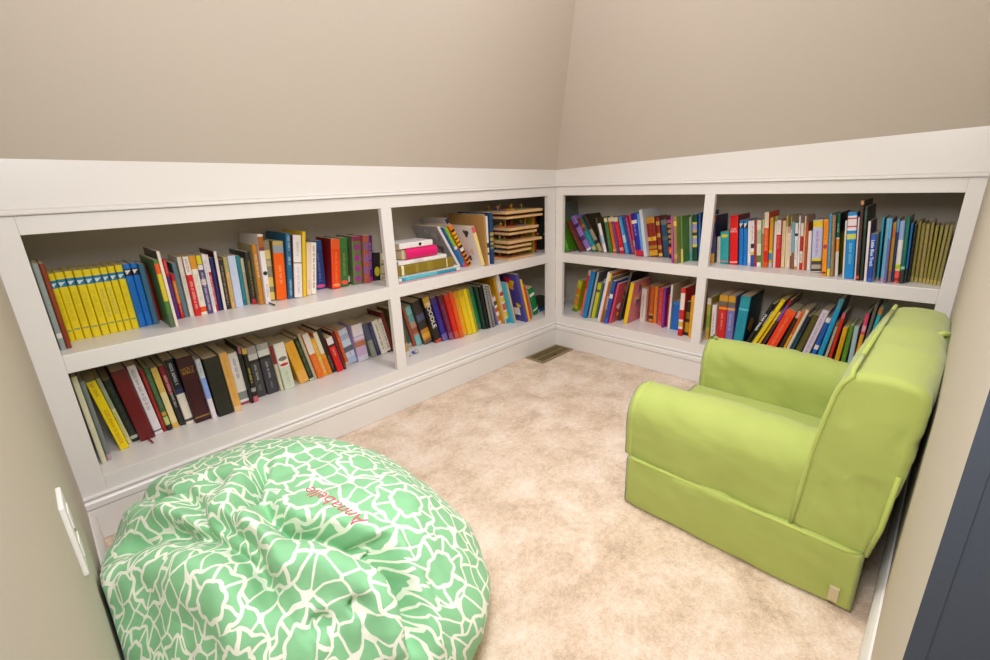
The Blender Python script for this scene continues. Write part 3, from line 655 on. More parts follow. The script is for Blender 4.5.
BOOKS = [
('UL1', 'book', 'thin grey-green book, in upper outer bay of long bookcase', -2.094, 0.0615, 0.0119, 0.2342, 0.0, 0.155, '8f9a95|.14-.2:d8d2cc|T.25-.7:a9b2ad', {}),
('UL1', 'book', 'thin rust-brown book, beside thin grey-green book, upper outer bay of long bookcase', -2.0813, 0.0663, 0.0106, 0.2311, 0.0, 0.155, '8a3414|T.3-.8:a85a30', {}),
('UL1', 'hardback_book', 'first blue-banded yellow hardback, beside thin rust-brown book, upper outer bay of long bookcase', -2.0699, 0.137, 0.0126, 0.1959, 0.0, 0.135, 'e8cf10|.79-.90:1d78a0|V.80-.86:d8e4e4|O.15-.18:90a068|T.25-.7:d2bf16', {'g': 'yellow hardbacks with blue bands'}),
('UL1', 'hardback_book', 'second blue-banded yellow hardback, beside first blue-banded yellow hardback, upper outer bay of long bookcase', -2.0565, 0.1468, 0.0193, 0.1961, 0.0, 0.135, 'e8cf10|.79-.90:1d78a0|V.80-.86:d8e4e4|O.15-.18:90a068|T.25-.7:d2bf16', {'g': 'yellow hardbacks with blue bands'}),
('UL1', 'hardback_book', 'third blue-banded yellow hardback, beside second blue-banded yellow hardback, upper outer bay of long bookcase', -2.0364, 0.1453, 0.0181, 0.1967, 0.0, 0.135, 'e8cf10|.79-.90:1d78a0|V.80-.86:d8e4e4|O.15-.18:90a068|T.25-.7:d2bf16', {'g': 'yellow hardbacks with blue bands'}),
('UL1', 'hardback_book', 'fourth blue-banded yellow hardback, beside third blue-banded yellow hardback, upper outer bay of long bookcase', -2.0175, 0.1398, 0.019, 0.1964, 0.0, 0.135, 'e8cf10|.79-.90:1d78a0|V.80-.86:d8e4e4|O.15-.18:90a068|T.25-.7:d2bf16', {'g': 'yellow hardbacks with blue bands'}),
('UL1', 'hardback_book', 'fifth blue-banded yellow hardback, beside fourth blue-banded yellow hardback, upper outer bay of long bookcase', -1.9968, 0.1433, 0.0181, 0.1953, -0.25, 0.135, 'e8cf10|.79-.90:1d78a0|V.80-.86:d8e4e4|O.15-.18:90a068|T.25-.7:d2bf16', {'g': 'yellow hardbacks with blue bands'}),
('UL1', 'hardback_book', 'sixth blue-banded yellow hardback, beside fifth blue-banded yellow hardback, upper outer bay of long bookcase', -1.9774, 0.1485, 0.0192, 0.1948, -0.42, 0.135, 'e8cf10|.79-.90:1d78a0|V.80-.86:d8e4e4|O.15-.18:90a068|T.25-.7:b9b079', {'g': 'yellow hardbacks with blue bands'}),
('UL1', 'hardback_book', 'seventh blue-banded yellow hardback, beside sixth blue-banded yellow hardback, upper outer bay of long bookcase', -1.9573, 0.1469, 0.0159, 0.1953, -0.48, 0.135, 'e8cf10|.79-.90:1d78a0|V.80-.86:d8e4e4|O.15-.18:90a068|T.25-.7:b9b079', {'g': 'yellow hardbacks with blue bands'}),
('UL1', 'hardback_book', 'eighth blue-banded yellow hardback, beside seventh blue-banded yellow hardback, upper outer bay of long bookcase', -1.9405, 0.1472, 0.0162, 0.196, -0.35, 0.135, 'e8cf10|.79-.90:1d78a0|V.80-.86:d8e4e4|O.15-.18:90a068|T.25-.7:d2bf16', {'g': 'yellow hardbacks with blue bands'}),
('UL1', 'hardback_book', 'ninth blue-banded yellow hardback, beside eighth blue-banded yellow hardback, upper outer bay of long bookcase', -1.9235, 0.1476, 0.0172, 0.1966, 0.0, 0.135, 'e8cf10|.79-.90:1d78a0|V.80-.86:d8e4e4|O.15-.18:90a068|T.25-.7:d2bf16', {'g': 'yellow hardbacks with blue bands'}),
('UL1', 'hardback_book', 'first of two bright blue hardbacks, in upper outer bay of long bookcase', -1.9055, 0.1521, 0.0187, 0.1953, 0.0, 0.135, '0f70c8|.82-.93:1a1a22|V.84-.91:e8e0e0|T.2-.75:0d62b4', {'g': 'bright blue hardbacks'}),
('UL1', 'hardback_book', 'second of two bright blue hardbacks, in upper outer bay of long bookcase', -1.886, 0.1568, 0.0172, 0.1954, 0.0, 0.135, '0f70c8|.82-.93:1a1a22|V.84-.91:e8e0e0|T.2-.75:0d62b4', {'g': 'bright blue hardbacks'}),
('UL1', 'book', 'slate-blue book, beside second of two bright blue hardbacks, upper outer bay of long bookcase', -1.8526, 0.1551, 0.0155, 0.1905, 0.21, 0.135, '3f6f86', {}),
('UL1', 'book', 'thin red book, beside slate-blue book, upper outer bay of long bookcase', -1.8499, 0.1982, 0.0091, 0.1803, -0.41, 0.135, 'a81c1c|.85-1:6a1818', {}),
('UL1', 'picture_book', 'tall green and yellow picture book, in upper outer bay of long bookcase', -1.84, 0.0656, 0.0121, 0.2072, -0.31, 0.22, '4c8034|.8-.95:e4571c|.4-.8:d8c22a|.0-.2:566a4c|S:45702f', {}),
('UL1', 'book', 'tall thin cream book, in upper outer bay of long bookcase', -1.8271, 0.0679, 0.0082, 0.2316, -0.24, 0.2, 'eedccb|S:3a3428', {}),
('UL1', 'book', 'lime green thin book, beside tall thin cream book, upper outer bay of long bookcase', -1.8172, 0.169, 0.0126, 0.1693, 0.0, 0.135, '96b81e|T.2-.6:7da018', {}),
('UL1', 'book', 'purple book with red top, in upper outer bay of long bookcase', -1.8038, 0.163, 0.011, 0.1967, 0.0, 0.135, '5a2078|.72-1:d8141c|T.75-.97:f0b0a0|T.1-.6:8a4ca0', {}),
('UL1', 'book', 'thin red and orange book, in upper outer bay of long bookcase', -1.7814, 0.1633, 0.0106, 0.1474, 0.18, 0.135, 'c81a26|.35-.85:e07a1a|T.1-.8:f0c090', {}),
('UL1', 'paperback_book', 'slim slate paperback, beside thin red and orange book, upper outer bay of long bookcase', -1.7795, 0.1702, 0.013, 0.18, -0.25, 0.135, '5f7c84', {}),
('UL1', 'paperback_book', 'cream paperback, beside slim slate paperback, upper outer bay of long bookcase', -1.7526, 0.1628, 0.0131, 0.1975, 0.55, 0.135, 'eaddcd|T.3-.7:d8c4b4', {}),
('UL1', 'paperback_book', 'white-topped red paperback, beside cream paperback, upper outer bay of long bookcase', -1.7351, 0.1553, 0.0167, 0.1973, 0.58, 0.135, 'dd1a1a|.7-1:efe6dc|T.1-.6:f4d0c8|T.74-.97:9a8c88', {}),
('UL1', 'book', 'cream book with orange top, beside white-topped red paperback, upper outer bay of long bookcase', -1.7149, 0.1563, 0.0193, 0.1977, 0.54, 0.135, 'efe6d2|.78-1:e39a2a|.05-.14:f0561c|T.2-.7:d8ccb8', {}),
('UL1', 'book', 'dark violet book with yellow top, in upper outer bay of long bookcase', -1.6992, 0.155, 0.0148, 0.1964, 0.51, 0.135, '5c4a7c|.85-1:e6d428|.76-.84:efe6dc|.5-.6:d8c8c8|T.05-.72:e6dce8', {}),
('UL1', 'paperback_book', 'plain white paperback, in upper outer bay of long bookcase', -1.6882, 0.1523, 0.0102, 0.1988, 0.71, 0.135, 'ece6e8|T.1-.9:b8a8c0', {}),
('UL1', 'book', 'red and white thin book, beside plain white paperback, upper outer bay of long bookcase', -1.677, 0.1696, 0.0104, 0.194, 1.2, 0.135, 'c01c30|.7-1:efe0dc|T.1-.65:f4d8d8', {}),
('UL1', 'book', 'thin navy book, beside red and white thin book, upper outer bay of long bookcase', -1.6633, 0.1718, 0.0129, 0.1808, 1.62, 0.135, '1c2560|T.2-.8:3c4480', {}),
('UL1', 'book', 'tall cream-spined maroon book, beside thin navy book, upper outer bay of long bookcase', -1.6532, 0.1653, 0.0093, 0.202, 1.82, 0.174, 'f0e2da|S:40181a', {}),
('UL1', 'paperback_book', 'black paperback with tan lettering, in upper outer bay of long bookcase', -1.6386, 0.1687, 0.0138, 0.1711, 1.89, 0.135, '2c2824|T.08-.9:b8a078', {}),
('UL1', 'paperback_book', 'tan paperback, beside black paperback with tan lettering, upper outer bay of long bookcase', -1.6247, 0.1646, 0.0127, 0.1795, 1.76, 0.135, 'd8b070|.7-1:b8a868|T.1-.6:c08850', {}),
('UL1', 'paperback_book', 'pale blue thick paperback, beside tan paperback, upper outer bay of long bookcase', -1.5996, 0.1618, 0.0243, 0.1818, 1.8, 0.135, 'c8d4ee|T.3-.8:dcdcec', {}),
('UL1', 'paperback_book', 'teal paperback, beside pale blue thick paperback, upper outer bay of long bookcase', -1.5803, 0.18, 0.0135, 0.1762, 1.81, 0.135, '127a86|T.1-.8:5cb0b4|.8-1:2f8c92', {}),
('UL1', 'book', 'thin tan and grey book, beside teal paperback, upper outer bay of long bookcase', -1.5688, 0.1845, 0.0107, 0.1659, 2.17, 0.135, 'c0b088|.7-1:d8cca8', {}),
('UL1', 'hardback_book', 'black hardback with gold lettering, in upper outer bay of long bookcase', -1.5528, 0.1645, 0.0152, 0.1879, 2.38, 0.175, '35332e|.0-.1:c8283a|T.15-.85:a89c38', {}),
('UL1', 'book', 'tall orange-brown book, beside black hardback with gold lettering, upper outer bay of long bookcase', -1.5363, 0.1366, 0.0156, 0.2129, 2.72, 0.155, 'c8801c|T.45-.85:f4e8d0|S:a89468', {}),
('UL1', 'book', 'tall white book with brown top, in upper outer bay of long bookcase', -1.5172, 0.1223, 0.0184, 0.2465, 3.13, 0.19, 'eee4e0|.8-.97:b0641c|.77-.82:8a3a3a|O.42-.48:282838|T.1-.3:c0a8a8', {'ribbon': '1C1A18'}),
('UL1', 'book', 'patchwork yellow and grey book, in upper outer bay of long bookcase', -1.4884, 0.1615, 0.024, 0.219, 4.2, 0.155, '8c8870|.02-.15:e8c860|.24-.4:e2c468|.58-.68:c0b088|.7-.85:dfc470|S:6a6a50', {}),
('UL1', 'hardback_book', 'orange hardback with grey top, in upper outer bay of long bookcase', -1.4502, 0.1481, 0.0373, 0.2138, 5.55, 0.17, 'fa6208|.8-.93:98a0ac|.93-1:c8a860|T.25-.6:f8b888|S:8a6020', {}),
('UL1', 'book', 'tall blue book with white lettering, in upper outer bay of long bookcase', -1.4311, 0.1374, 0.0182, 0.2408, 6.92, 0.19, '1c6890|T.03-.3:cfe4ec|T.5-.65:cfe4ec|T.72-.97:cfe4ec', {}),
('UL1', 'book', 'thick white book in torn jacket, in upper outer bay of long bookcase', -1.3999, 0.1283, 0.0303, 0.2309, 7.88, 0.155, 'eee6e2|.55-.57:8a8078|T.05-.5:c8c0c8|T.65-.9:c8c0bc|S:8a2a2a', {}),
('UL1', 'book', 'narrow bright yellow book, in upper outer bay of long bookcase', -1.3862, 0.1246, 0.0127, 0.2427, 8.43, 0.19, 'f0c400|T.1-.9:f8dc60', {}),
('UL1', 'paperback_book', 'cream and peach paperback, beside narrow bright yellow book, upper outer bay of long bookcase', -1.3629, 0.137, 0.0168, 0.199, 8.69, 0.135, 'f0d8b4|T.1-.3:d0c090', {}),
('UL1', 'paperback_book', 'white paperback with red lettering, in upper outer bay of long bookcase', -1.3408, 0.1392, 0.0202, 0.1967, 8.75, 0.135, 'f4ece4|T.1-.95:a8343c', {}),
('UL1', 'hardback_book', 'thick navy hardback, beside white paperback with red lettering, upper outer bay of long bookcase', -1.2677, 0.2029, 0.0452, 0.1935, 2.66, 0.135, '2c4080|O.03-.1:e05088|T.15-.75:8090c0|.82-.98:24528c', {}),
('UL1', 'hardback_book', 'thick orange-red hardback, beside thick navy hardback, upper outer bay of long bookcase', -1.2295, 0.1533, 0.0375, 0.1979, 6.84, 0.135, 'f04410|O.04-.1:f8a060|.8-1:f05c28|T.1-.75:f0a030|S:7a1008', {}),
('UL1', 'hardback_book', 'green hardback with red emblem, beside thick orange-red hardback, upper outer bay of long bookcase', -1.1884, 0.1638, 0.0366, 0.197, 6.3, 0.135, '3c6c34|O.04-.13:f05838|T.2-.7:a0a848|.8-1:3c7838', {}),
('UL1', 'booklet', 'tiny cream booklet, beside green hardback with red emblem, upper outer bay of long bookcase', -1.1675, 0.1911, 0.0133, 0.0351, 5.43, 0.06, 'e8dcd0|0-.3:303030', {}),
('UL1', 'hardback_book', 'green hardback with magenta diamonds, beside tiny cream booklet, upper outer bay of long bookcase', -1.1241, 0.163, 0.0422, 0.1966, 5.05, 0.135, '687848|D.02-.2:9c3484|D.24-.42:9c3484|D.46-.64:9c3484|D.68-.86:9c3484|.9-1:8a3050', {}),
('UL1', 'hardback_book', 'orange and purple mottled hardback, in upper outer bay of long bookcase', -1.095, 0.148, 0.0282, 0.1977, 5.5, 0.135, 'b05848|.2-.35:8a609c|.45-.6:8a609c|.7-.85:7c5c90|T.05-.95:c87858', {}),
('UL1', 'hardback_book', 'slim violet hardback, beside orange and purple mottled hardback, upper outer bay of long bookcase', -1.0727, 0.165, 0.0214, 0.1949, 5.96, 0.135, '5c1878|T.25-.85:c8a0d0|.0-.1:c020a0', {}),
('UL1', 'book', 'short black book with yellow oval, in upper outer bay of long bookcase', -1.0387, 0.1602, 0.033, 0.1195, 5.98, 0.105, '1a1812|O.15-.5:b8ac28', {}),
('UL1', 'book', 'short cream book against divider, in upper outer bay of long bookcase', -1.0165, 0.1449, 0.0207, 0.113, 5.68, 0.105, 'e8dcb4|.0-.1:303028|T.2-.9:c8bc90', {}),
('LL1', 'book', 'thin cream book with green edges, in lower outer bay of long bookcase', -2.0903, 0.074, 0.0133, 0.2803, -0.75, 0.19, 'd8d4b0|S:284c30', {}),
('LL1', 'book', 'thin grey and pink book, in lower outer bay of long bookcase', -2.0763, 0.0851, 0.0114, 0.2576, -0.75, 0.19, '7c8480|.0-.08:c0a0a8', {}),
('LL1', 'paperback_book', 'thick yellow paperback, beside thin grey and pink book, lower outer bay of long bookcase', -2.0389, 0.1275, 0.0229, 0.2394, -6.79, 0.19, 'f4d800|T.05-.6:e88c28|T.75-.98:c8882c', {}),
('LL1', 'paperback_book', 'pale green and cream paperback, beside thick yellow paperback, lower outer bay of long bookcase', -2.0151, 0.154, 0.0102, 0.2365, -6.57, 0.185, 'd8d49c|.55-1:9cab90|T.1-.5:b8b88c', {}),
('LL1', 'paperback_book', 'black paperback with faded lettering, in lower outer bay of long bookcase', -2.004, 0.1586, 0.0192, 0.2236, -6.23, 0.155, '1e2420|T.1-.9:50584c|.05-.1:c8ccc0', {}),
('LL1', 'book', 'thick dark red ribbon-marked book, in lower outer bay of long bookcase', -1.984, 0.14, 0.0393, 0.248, -5.45, 0.19, '6c1014|S:4a0c10', {'ribbon': '8A1818'}),
('LL1', 'paperback_book', 'white paperback with grey capitals, in lower outer bay of long bookcase', -1.9437, 0.1525, 0.0225, 0.2508, -5.01, 0.187, 'ece2e6|T.35-.95:a89ca0|.05-.07:585058', {}),
('LL1', 'book', 'narrow dark red book, in lower outer bay of long bookcase', -1.9194, 0.159, 0.0108, 0.2278, -4.45, 0.155, '9c1c1c|T.05-.9:c85048', {}),
('LL1', 'book', 'dark green book with boxed emblem, in lower outer bay of long bookcase', -1.9078, 0.1583, 0.014, 0.2305, -4.41, 0.155, '3c6840|.0-.08:202020|.09-.22:c0d078|.24-.3:c89c40|T.35-.9:7c9c70', {}),
('LL1', 'paperback_book', 'cream-yellow narrow paperback, in lower outer bay of long bookcase', -1.8913, 0.1631, 0.0178, 0.2235, -4.23, 0.155, 'f0dca0|.0-.08:e8b848|.6-1:e0bc60', {}),
('LL1', 'paperback_book', 'red-topped black paperback, beside cream-yellow narrow paperback, lower outer bay of long bookcase', -1.8704, 0.1633, 0.0159, 0.2238, -4.14, 0.155, '242422|.55-1:8c1828|T.3-.85:e8dcd8', {}),
('LL1', 'book', 'black and cream jacketed book, beside red-topped black paperback, lower outer bay of long bookcase', -1.8538, 0.1518, 0.0244, 0.2419, -3.52, 0.187, 'eadfcf|.55-1:181c24|.48-.56:303458|T.6-.95:d8d8d8|.05-.09:484848', {}),
('LL1', 'book', 'thick maroon book with gold title, in lower outer bay of long bookcase', -1.8285, 0.1397, 0.0474, 0.2409, -2.83, 0.199, '3c0a14|.07-.09:a07830|S:180808', {'txt': ('HOLY BIBLE', 'b08428')}),
('LL1', 'book', 'white narrow book with blue block, in lower outer bay of long bookcase', -1.7803, 0.1274, 0.0155, 0.2255, -2.4, 0.155, 'e8dce4|.35-.7:8ca8e8|.72-1:c8d0d4|T.75-.95:a0a8b0', {}),
('LL1', 'book', 'thick plain black book, in lower outer bay of long bookcase', -1.7595, 0.1286, 0.0475, 0.2198, -2.37, 0.19, '26241a|S:14120c', {}),
('LL1', 'paperback_book', 'tan and cream paperback, beside thick plain black book, lower outer bay of long bookcase', -1.7091, 0.1239, 0.0247, 0.2267, -2.42, 0.155, 'e0a850|.0-.1:e8c088|T.2-.9:d0a060|S:c8b898', {}),
('LL1', 'paperback_book', 'white paperback with violet lettering, in lower outer bay of long bookcase', -1.6751, 0.1693, 0.0308, 0.2047, -2.16, 0.135, 'ece6dc|.0-.05:a84858|.1-.25:88908c|T.5-.9:7c6cb4', {}),
('LL1', 'book', 'black book with pink top, in lower outer bay of long bookcase', -1.6435, 0.1545, 0.0091, 0.2262, -1.75, 0.155, '1c1814|.88-1:b06888|S:181410', {}),
('LL1', 'book', 'black book with yellow title, in lower outer bay of long bookcase', -1.6336, 0.1549, 0.0163, 0.2144, -1.3, 0.155, '1a1612|.9-1:d8ac38|.0-.11:d0606c|T.35-.65:d8d048|.2-.27:a0a0a0', {}),
('LL1', 'book', 'first grey book with black bear top, in lower outer bay of long bookcase', -1.6103, 0.1873, 0.0348, 0.2057, -1.57, 0.152, '43413f|.72-1:d0ccc4|.68-.74:201c18|.85-1:a8a4a0|T.08-.25:8a8888|T.3-.65:c8c4c0', {'g': 'bear-topped dark grey paperbacks'}),
('LL1', 'book', 'second grey book with black bear top, in lower outer bay of long bookcase', -1.572, 0.1849, 0.0425, 0.2065, -2.31, 0.154, '3c3a42|.74-1:dcdcd4|.7-.76:201c18|.88-1:b0b0ac|T.08-.25:8a8888|T.3-.65:c8c4c0', {'g': 'bear-topped dark grey paperbacks'}),
('LL1', 'book', 'thin dark red and cream book, in lower outer bay of long bookcase', -1.5248, 0.1799, 0.0123, 0.1909, -3.45, 0.135, 'd8ccb0|.6-1:8a1c20', {}),
('LL1', 'book', 'thick pale green book with red mark, in lower outer bay of long bookcase', -1.51, 0.1744, 0.041, 0.1948, -3.96, 0.135, 'd4dcc4|.48-1:ece8dc|O.51-.57:d02030|O.62-.71:807468|T.1-.4:b4c0a4', {}),
('LL1', 'book', 'thick golden yellow book, in lower outer bay of long bookcase', -1.4441, 0.1851, 0.0384, 0.187, -11.34, 0.135, 'e8a82c|0-.3:eeb04c|T.6-.9:d89a20', {}),
('LL1', 'book', 'black book with green lettering, in lower outer bay of long bookcase', -1.4042, 0.1854, 0.0197, 0.195, -11.03, 0.135, '1c2018|.0-.05:c0c8b0|T.1-.95:6c9040', {}),
('LL1', 'book', 'thin tan book, beside black book with green lettering, lower outer bay of long bookcase', -1.3833, 0.1894, 0.0129, 0.2093, -10.68, 0.15, 'c8b898', {}),
('LL1', 'paperback_book', 'white-topped orange paperback, beside thin tan book, lower outer bay of long bookcase', -1.3694, 0.1818, 0.025, 0.2041, -10.6, 0.135, 'f07010|.55-1:e8e0d4|T.1-.5:f8a860', {}),
('LL1', 'paperback_book', 'yellow paperback with white lettering, beside white-topped orange paperback, lower outer bay of long bookcase', -1.3418, 0.1888, 0.019, 0.1738, -11.04, 0.135, 'f0b020|0-.35:f09c28|T.05-.9:f8ecc0', {}),
('LL1', 'paperback_book', 'orange paperback with cream top, in lower outer bay of long bookcase', -1.3204, 0.1901, 0.0175, 0.1977, -11.44, 0.135, 'f08818|.5-1:ece4c8|.4-.5:e8a030', {}),
('LL1', 'paperback_book', 'slim black paperback, beside orange paperback with cream top, lower outer bay of long bookcase', -1.3005, 0.1942, 0.0184, 0.2083, -11.48, 0.145, '1c1a1a|T.05-.4:8a8880|S:302018', {}),
('LL1', 'paperback_book', 'white-topped bright red paperback, beside slim black paperback, lower outer bay of long bookcase', -1.2809, 0.1823, 0.0272, 0.1631, -11.27, 0.135, 'dc1410|.78-1:ece4e0|.74-.8:202020|T.4-.7:f0a8a0', {}),
('LL1', 'book', 'narrow maroon book, beside white-topped bright red paperback, lower outer bay of long bookcase', -1.2493, 0.1866, 0.0104, 0.1822, -10.98, 0.135, '6c1c28', {}),
('LL1', 'book', 'narrow orange-red book, beside narrow maroon book, lower outer bay of long bookcase', -1.2215, 0.2227, 0.0151, 0.1729, -10.82, 0.116, 'e05418|0-.1:e0c8a8|T.1-.8:f0a060', {}),
('LL1', 'picture_book', 'white and pale blue picture book, in lower outer bay of long bookcase', -1.2053, 0.2273, 0.0427, 0.1675, -10.7, 0.112, 'd0dcec|.0-.2:b8c8e8|.35-.5:686878|.7-.85:b0b8cc|T.2-.35:9ca0c0', {}),
('LL1', 'picture_book', 'lavender picture book, in lower outer bay of long bookcase', -1.1619, 0.2174, 0.0518, 0.1757, -4.71, 0.122, 'd0b4d4|.0-.15:d8d4e4|.4-.55:c07858|.6-.65:e8dce4|.7-1:ece0e4', {}),
('LL1', 'book', 'grey-green narrow book, beside lavender picture book, lower outer bay of long bookcase', -1.0906, 0.2206, 0.0274, 0.17, -10.94, 0.118, '8c9080|.5-1:50546c|T.1-.5:b8b8a8', {}),
('LL1', 'book', 'navy narrow book, beside grey-green narrow book, lower outer bay of long bookcase', -1.0614, 0.2235, 0.0203, 0.1694, -11.1, 0.116, '282c54|T.1-.9:7c80a0', {}),
('LL1', 'book', 'white book with black marks, beside navy narrow book, lower outer bay of long bookcase', -1.0385, 0.2204, 0.0302, 0.1729, -11.58, 0.119, 'ece4d4|T.1-.9:484440', {}),
('LL1', 'book', 'second white book with black marks, in lower outer bay of long bookcase', -1.0068, 0.2202, 0.0209, 0.1738, -11.56, 0.119, 'e8e0d0|.0-.05:282430|T.1-.9:58524c', {}),
('LL1', 'book', 'large dark red book against divider, in lower outer bay of long bookcase', -0.9845, 0.2165, 0.0175, 0.2058, -11.63, 0.122, '6c1414|T.2-.9:8a4030|S:6c1414', {}),
('LL2', 'book', 'olive book leaning on divider, in lower corner bay of long bookcase', -0.9474, 0.1619, 0.0216, 0.2035, -6.58, 0.177, '7c6c30|.0-.2:c0a060', {}),
('LL2', 'book', 'dark teal book, beside olive book leaning on divider, lower corner bay of long bookcase', -0.902, 0.2013, 0.0242, 0.1992, -13.14, 0.135, '2c5860|.0-.1:b0b0a8|T.2-.9:487880', {}),
('LL2', 'book', 'thin rust book, beside dark teal book, lower corner bay of long bookcase', -0.8756, 0.1915, 0.0132, 0.2052, -13.31, 0.147, 'b05028', {}),
('LL2', 'picture_book', 'pale teal picture book, beside thin rust book, lower corner bay of long bookcase', -0.8592, 0.1889, 0.0322, 0.2106, -13.88, 0.15, '8cc8cc|.25-.6:c8a088|.3-.45:b05c40|.6-.8:70a8a8', {}),
('LL2', 'book', 'dark book with orange glow, in lower corner bay of long bookcase', -0.8243, 0.1694, 0.046, 0.2306, -14.11, 0.155, '3a3430|.1-.35:d08c28|.02-.1:805c40|.55-.7:545c78|.15-.25:e8b040', {}),
('LL2', 'book', 'black book with white title, in lower corner bay of long bookcase', -0.7748, 0.1447, 0.0376, 0.2479, -14.42, 0.19, '1e1a12|.8-1:d8b048|.0-.06:d04828|T.05-.35:48401c', {'txt': ('POODLE', 'e8e4dc')}),
('LL2', 'hardback_book', 'indigo hardback, beside black book with white title, lower corner bay of long bookcase', -0.7352, 0.1365, 0.0322, 0.2402, -14.12, 0.19, '2c1c8c|.0-.16:7464a8|.85-1:3c2c78|T.2-.8:5c48b0', {}),
('LL2', 'hardback_book', 'maroon-violet hardback, beside indigo hardback, lower corner bay of long bookcase', -0.7012, 0.1229, 0.0264, 0.2463, -13.84, 0.19, '6c1840|.0-.16:8c5880|.85-1:5c2c30|T.2-.8:a05878', {}),
('LL2', 'hardback_book', 'scarlet hardback, beside maroon-violet hardback, lower corner bay of long bookcase', -0.6734, 0.1131, 0.0268, 0.2481, -13.25, 0.19, 'd81408|.0-.16:d05838|.85-1:c83c20|T.2-.8:e86850', {}),
('LL2', 'hardback_book', 'red-orange hardback, beside scarlet hardback, lower corner bay of long bookcase', -0.6451, 0.1062, 0.0241, 0.2536, -12.98, 0.19, 'f05408|.0-.16:e06830|.85-1:e05c20|T.2-.8:f88c50', {}),
('LL2', 'hardback_book', 'amber hardback, beside red-orange hardback, lower corner bay of long bookcase', -0.6194, 0.1181, 0.0318, 0.2466, -13.02, 0.19, 'f0a808|.85-1:d8a018|T.2-.8:f4c040', {}),
('LL2', 'hardback_book', 'yellow hardback in rainbow row, beside amber hardback, lower corner bay of long bookcase', -0.5856, 0.1125, 0.0315, 0.2501, -13.1, 0.19, 'f0cc08|.85-1:d8b818|T.2-.8:f8e050', {}),
('LL2', 'hardback_book', 'bright lemon hardback, beside yellow hardback in rainbow row, lower corner bay of long bookcase', -0.5525, 0.1087, 0.0204, 0.2529, -12.99, 0.19, 'f4dc10|T.2-.8:f8e860', {}),
('LL2', 'hardback_book', 'olive-yellow hardback, beside bright lemon hardback, lower corner bay of long bookcase', -0.5308, 0.1145, 0.0184, 0.2471, -12.71, 0.19, 'b0a418|T.2-.8:c8bc38', {}),
('LL2', 'hardback_book', 'emerald green hardback, beside olive-yellow hardback, lower corner bay of long bookcase', -0.5112, 0.1322, 0.0385, 0.2432, -12.63, 0.19, '108048|.0-.14:58785c|.85-1:3c7058|T.2-.8:40a070', {}),
('LL2', 'hardback_book', 'dark green hardback, beside emerald green hardback, lower corner bay of long bookcase', -0.471, 0.1162, 0.0171, 0.25, -12.03, 0.19, '143c2c|T.2-.8:2c5c48', {}),
('LL2', 'notebook', 'black book beside notebooks, beside dark green hardback, lower corner bay of long bookcase', -0.4528, 0.11, 0.0202, 0.2444, -11.33, 0.2, '141414', {}),
('LL2', 'notebook', 'black spiral-bound notebook, beside black book beside notebooks, lower corner bay of long bookcase', -0.4314, 0.1006, 0.014, 0.2502, -10.8, 0.21, 'f0ece4|S:181818', {'spiral': 1}),
('LL2', 'notebook', 'second black spiral-bound notebook, beside black spiral-bound notebook, lower corner bay of long bookcase', -0.4119, 0.0974, 0.0142, 0.2509, -11.81, 0.21, 'f0ece4|S:181818', {'spiral': 1}),
('LL2', 'book', 'dark red book with dots, in lower corner bay of long bookcase', -0.3923, 0.1188, 0.0149, 0.2269, -12.89, 0.155, '8c1430|T.1-.9:c06070', {}),
('LL2', 'book', 'thin lilac book, beside dark red book with dots, lower corner bay of long bookcase', -0.3696, 0.1151, 0.0127, 0.2394, -14.48, 0.19, '78709c|.5-1:c8b8b0', {}),
('LL2', 'picture_book', 'short white book with orange pictures, in lower corner bay of long bookcase', -0.3545, 0.1213, 0.0254, 0.1644, -14.88, 0.135, 'f0e4dc|.1-.3:d07838|.45-.6:c06030|.7-.85:585048', {}),
('LL2', 'book', 'ochre narrow book, in lower corner bay of long bookcase', -0.3268, 0.1047, 0.011, 0.2799, -15.08, 0.19, 'd09c18|.0-.05:c07020', {}),
('LL2', 'book', 'white book with red and yellow fish, in lower corner bay of long bookcase', -0.3146, 0.094, 0.0228, 0.2912, -14.52, 0.19, 'ece4dc|.0-.1:28a0c8|.12-.25:e8c020|.28-.42:d85838|.45-.55:e8c020|.58-.66:c84020', {}),
('LL2', 'book', 'turquoise narrow book, in lower corner bay of long bookcase', -0.2889, 0.0669, 0.0106, 0.2475, -14.82, 0.19, '48b4c8|T.1-.9:90d0d8', {}),
('LL2', 'book', 'thin peach book, beside turquoise narrow book, lower corner bay of long bookcase', -0.2755, 0.0639, 0.0075, 0.2474, -15.19, 0.19, 'e8c098', {}),
('LL2', 'picture_book', 'purple picture book with yellow figures, in lower corner bay of long bookcase', -0.2282, 0.0259, 0.0192, 0.2903, -15.52, 0.17, '504898|S:4a4290', {'art': 1}),
('LL2', 'book', 'thin yellow book, in lower corner bay of long bookcase', -0.2048, 0.0263, 0.0148, 0.2537, -15.45, 0.19, 'f0c030', {}),
('LL2', 'book', 'thin orange-red book, beside thin yellow book, lower corner bay of long bookcase', -0.1708, 0.0408, 0.013, 0.2151, -16.03, 0.155, 'd84818', {}),
('LL2', 'book', 'thin grey book, beside thin orange-red book, lower corner bay of long bookcase', -0.1235, 0.068, 0.0101, 0.1718, -16.97, 0.135, 'a8a090', {}),
('LL2', 'book', 'small green and white book, beside thin grey book, lower corner bay of long bookcase', -0.0918, 0.0807, 0.041, 0.1723, -17.67, 0.14, '08803c|.15-.8:e8ecdc|.2-.7:08803c|S:108040', {}),
('RU1', 'book', 'thin orange book in corner, in upper corner bay of short bookcase', 0.026, 0.03, 0.0155, 0.1085, -30.0, 0.105, 'e87818', {}),
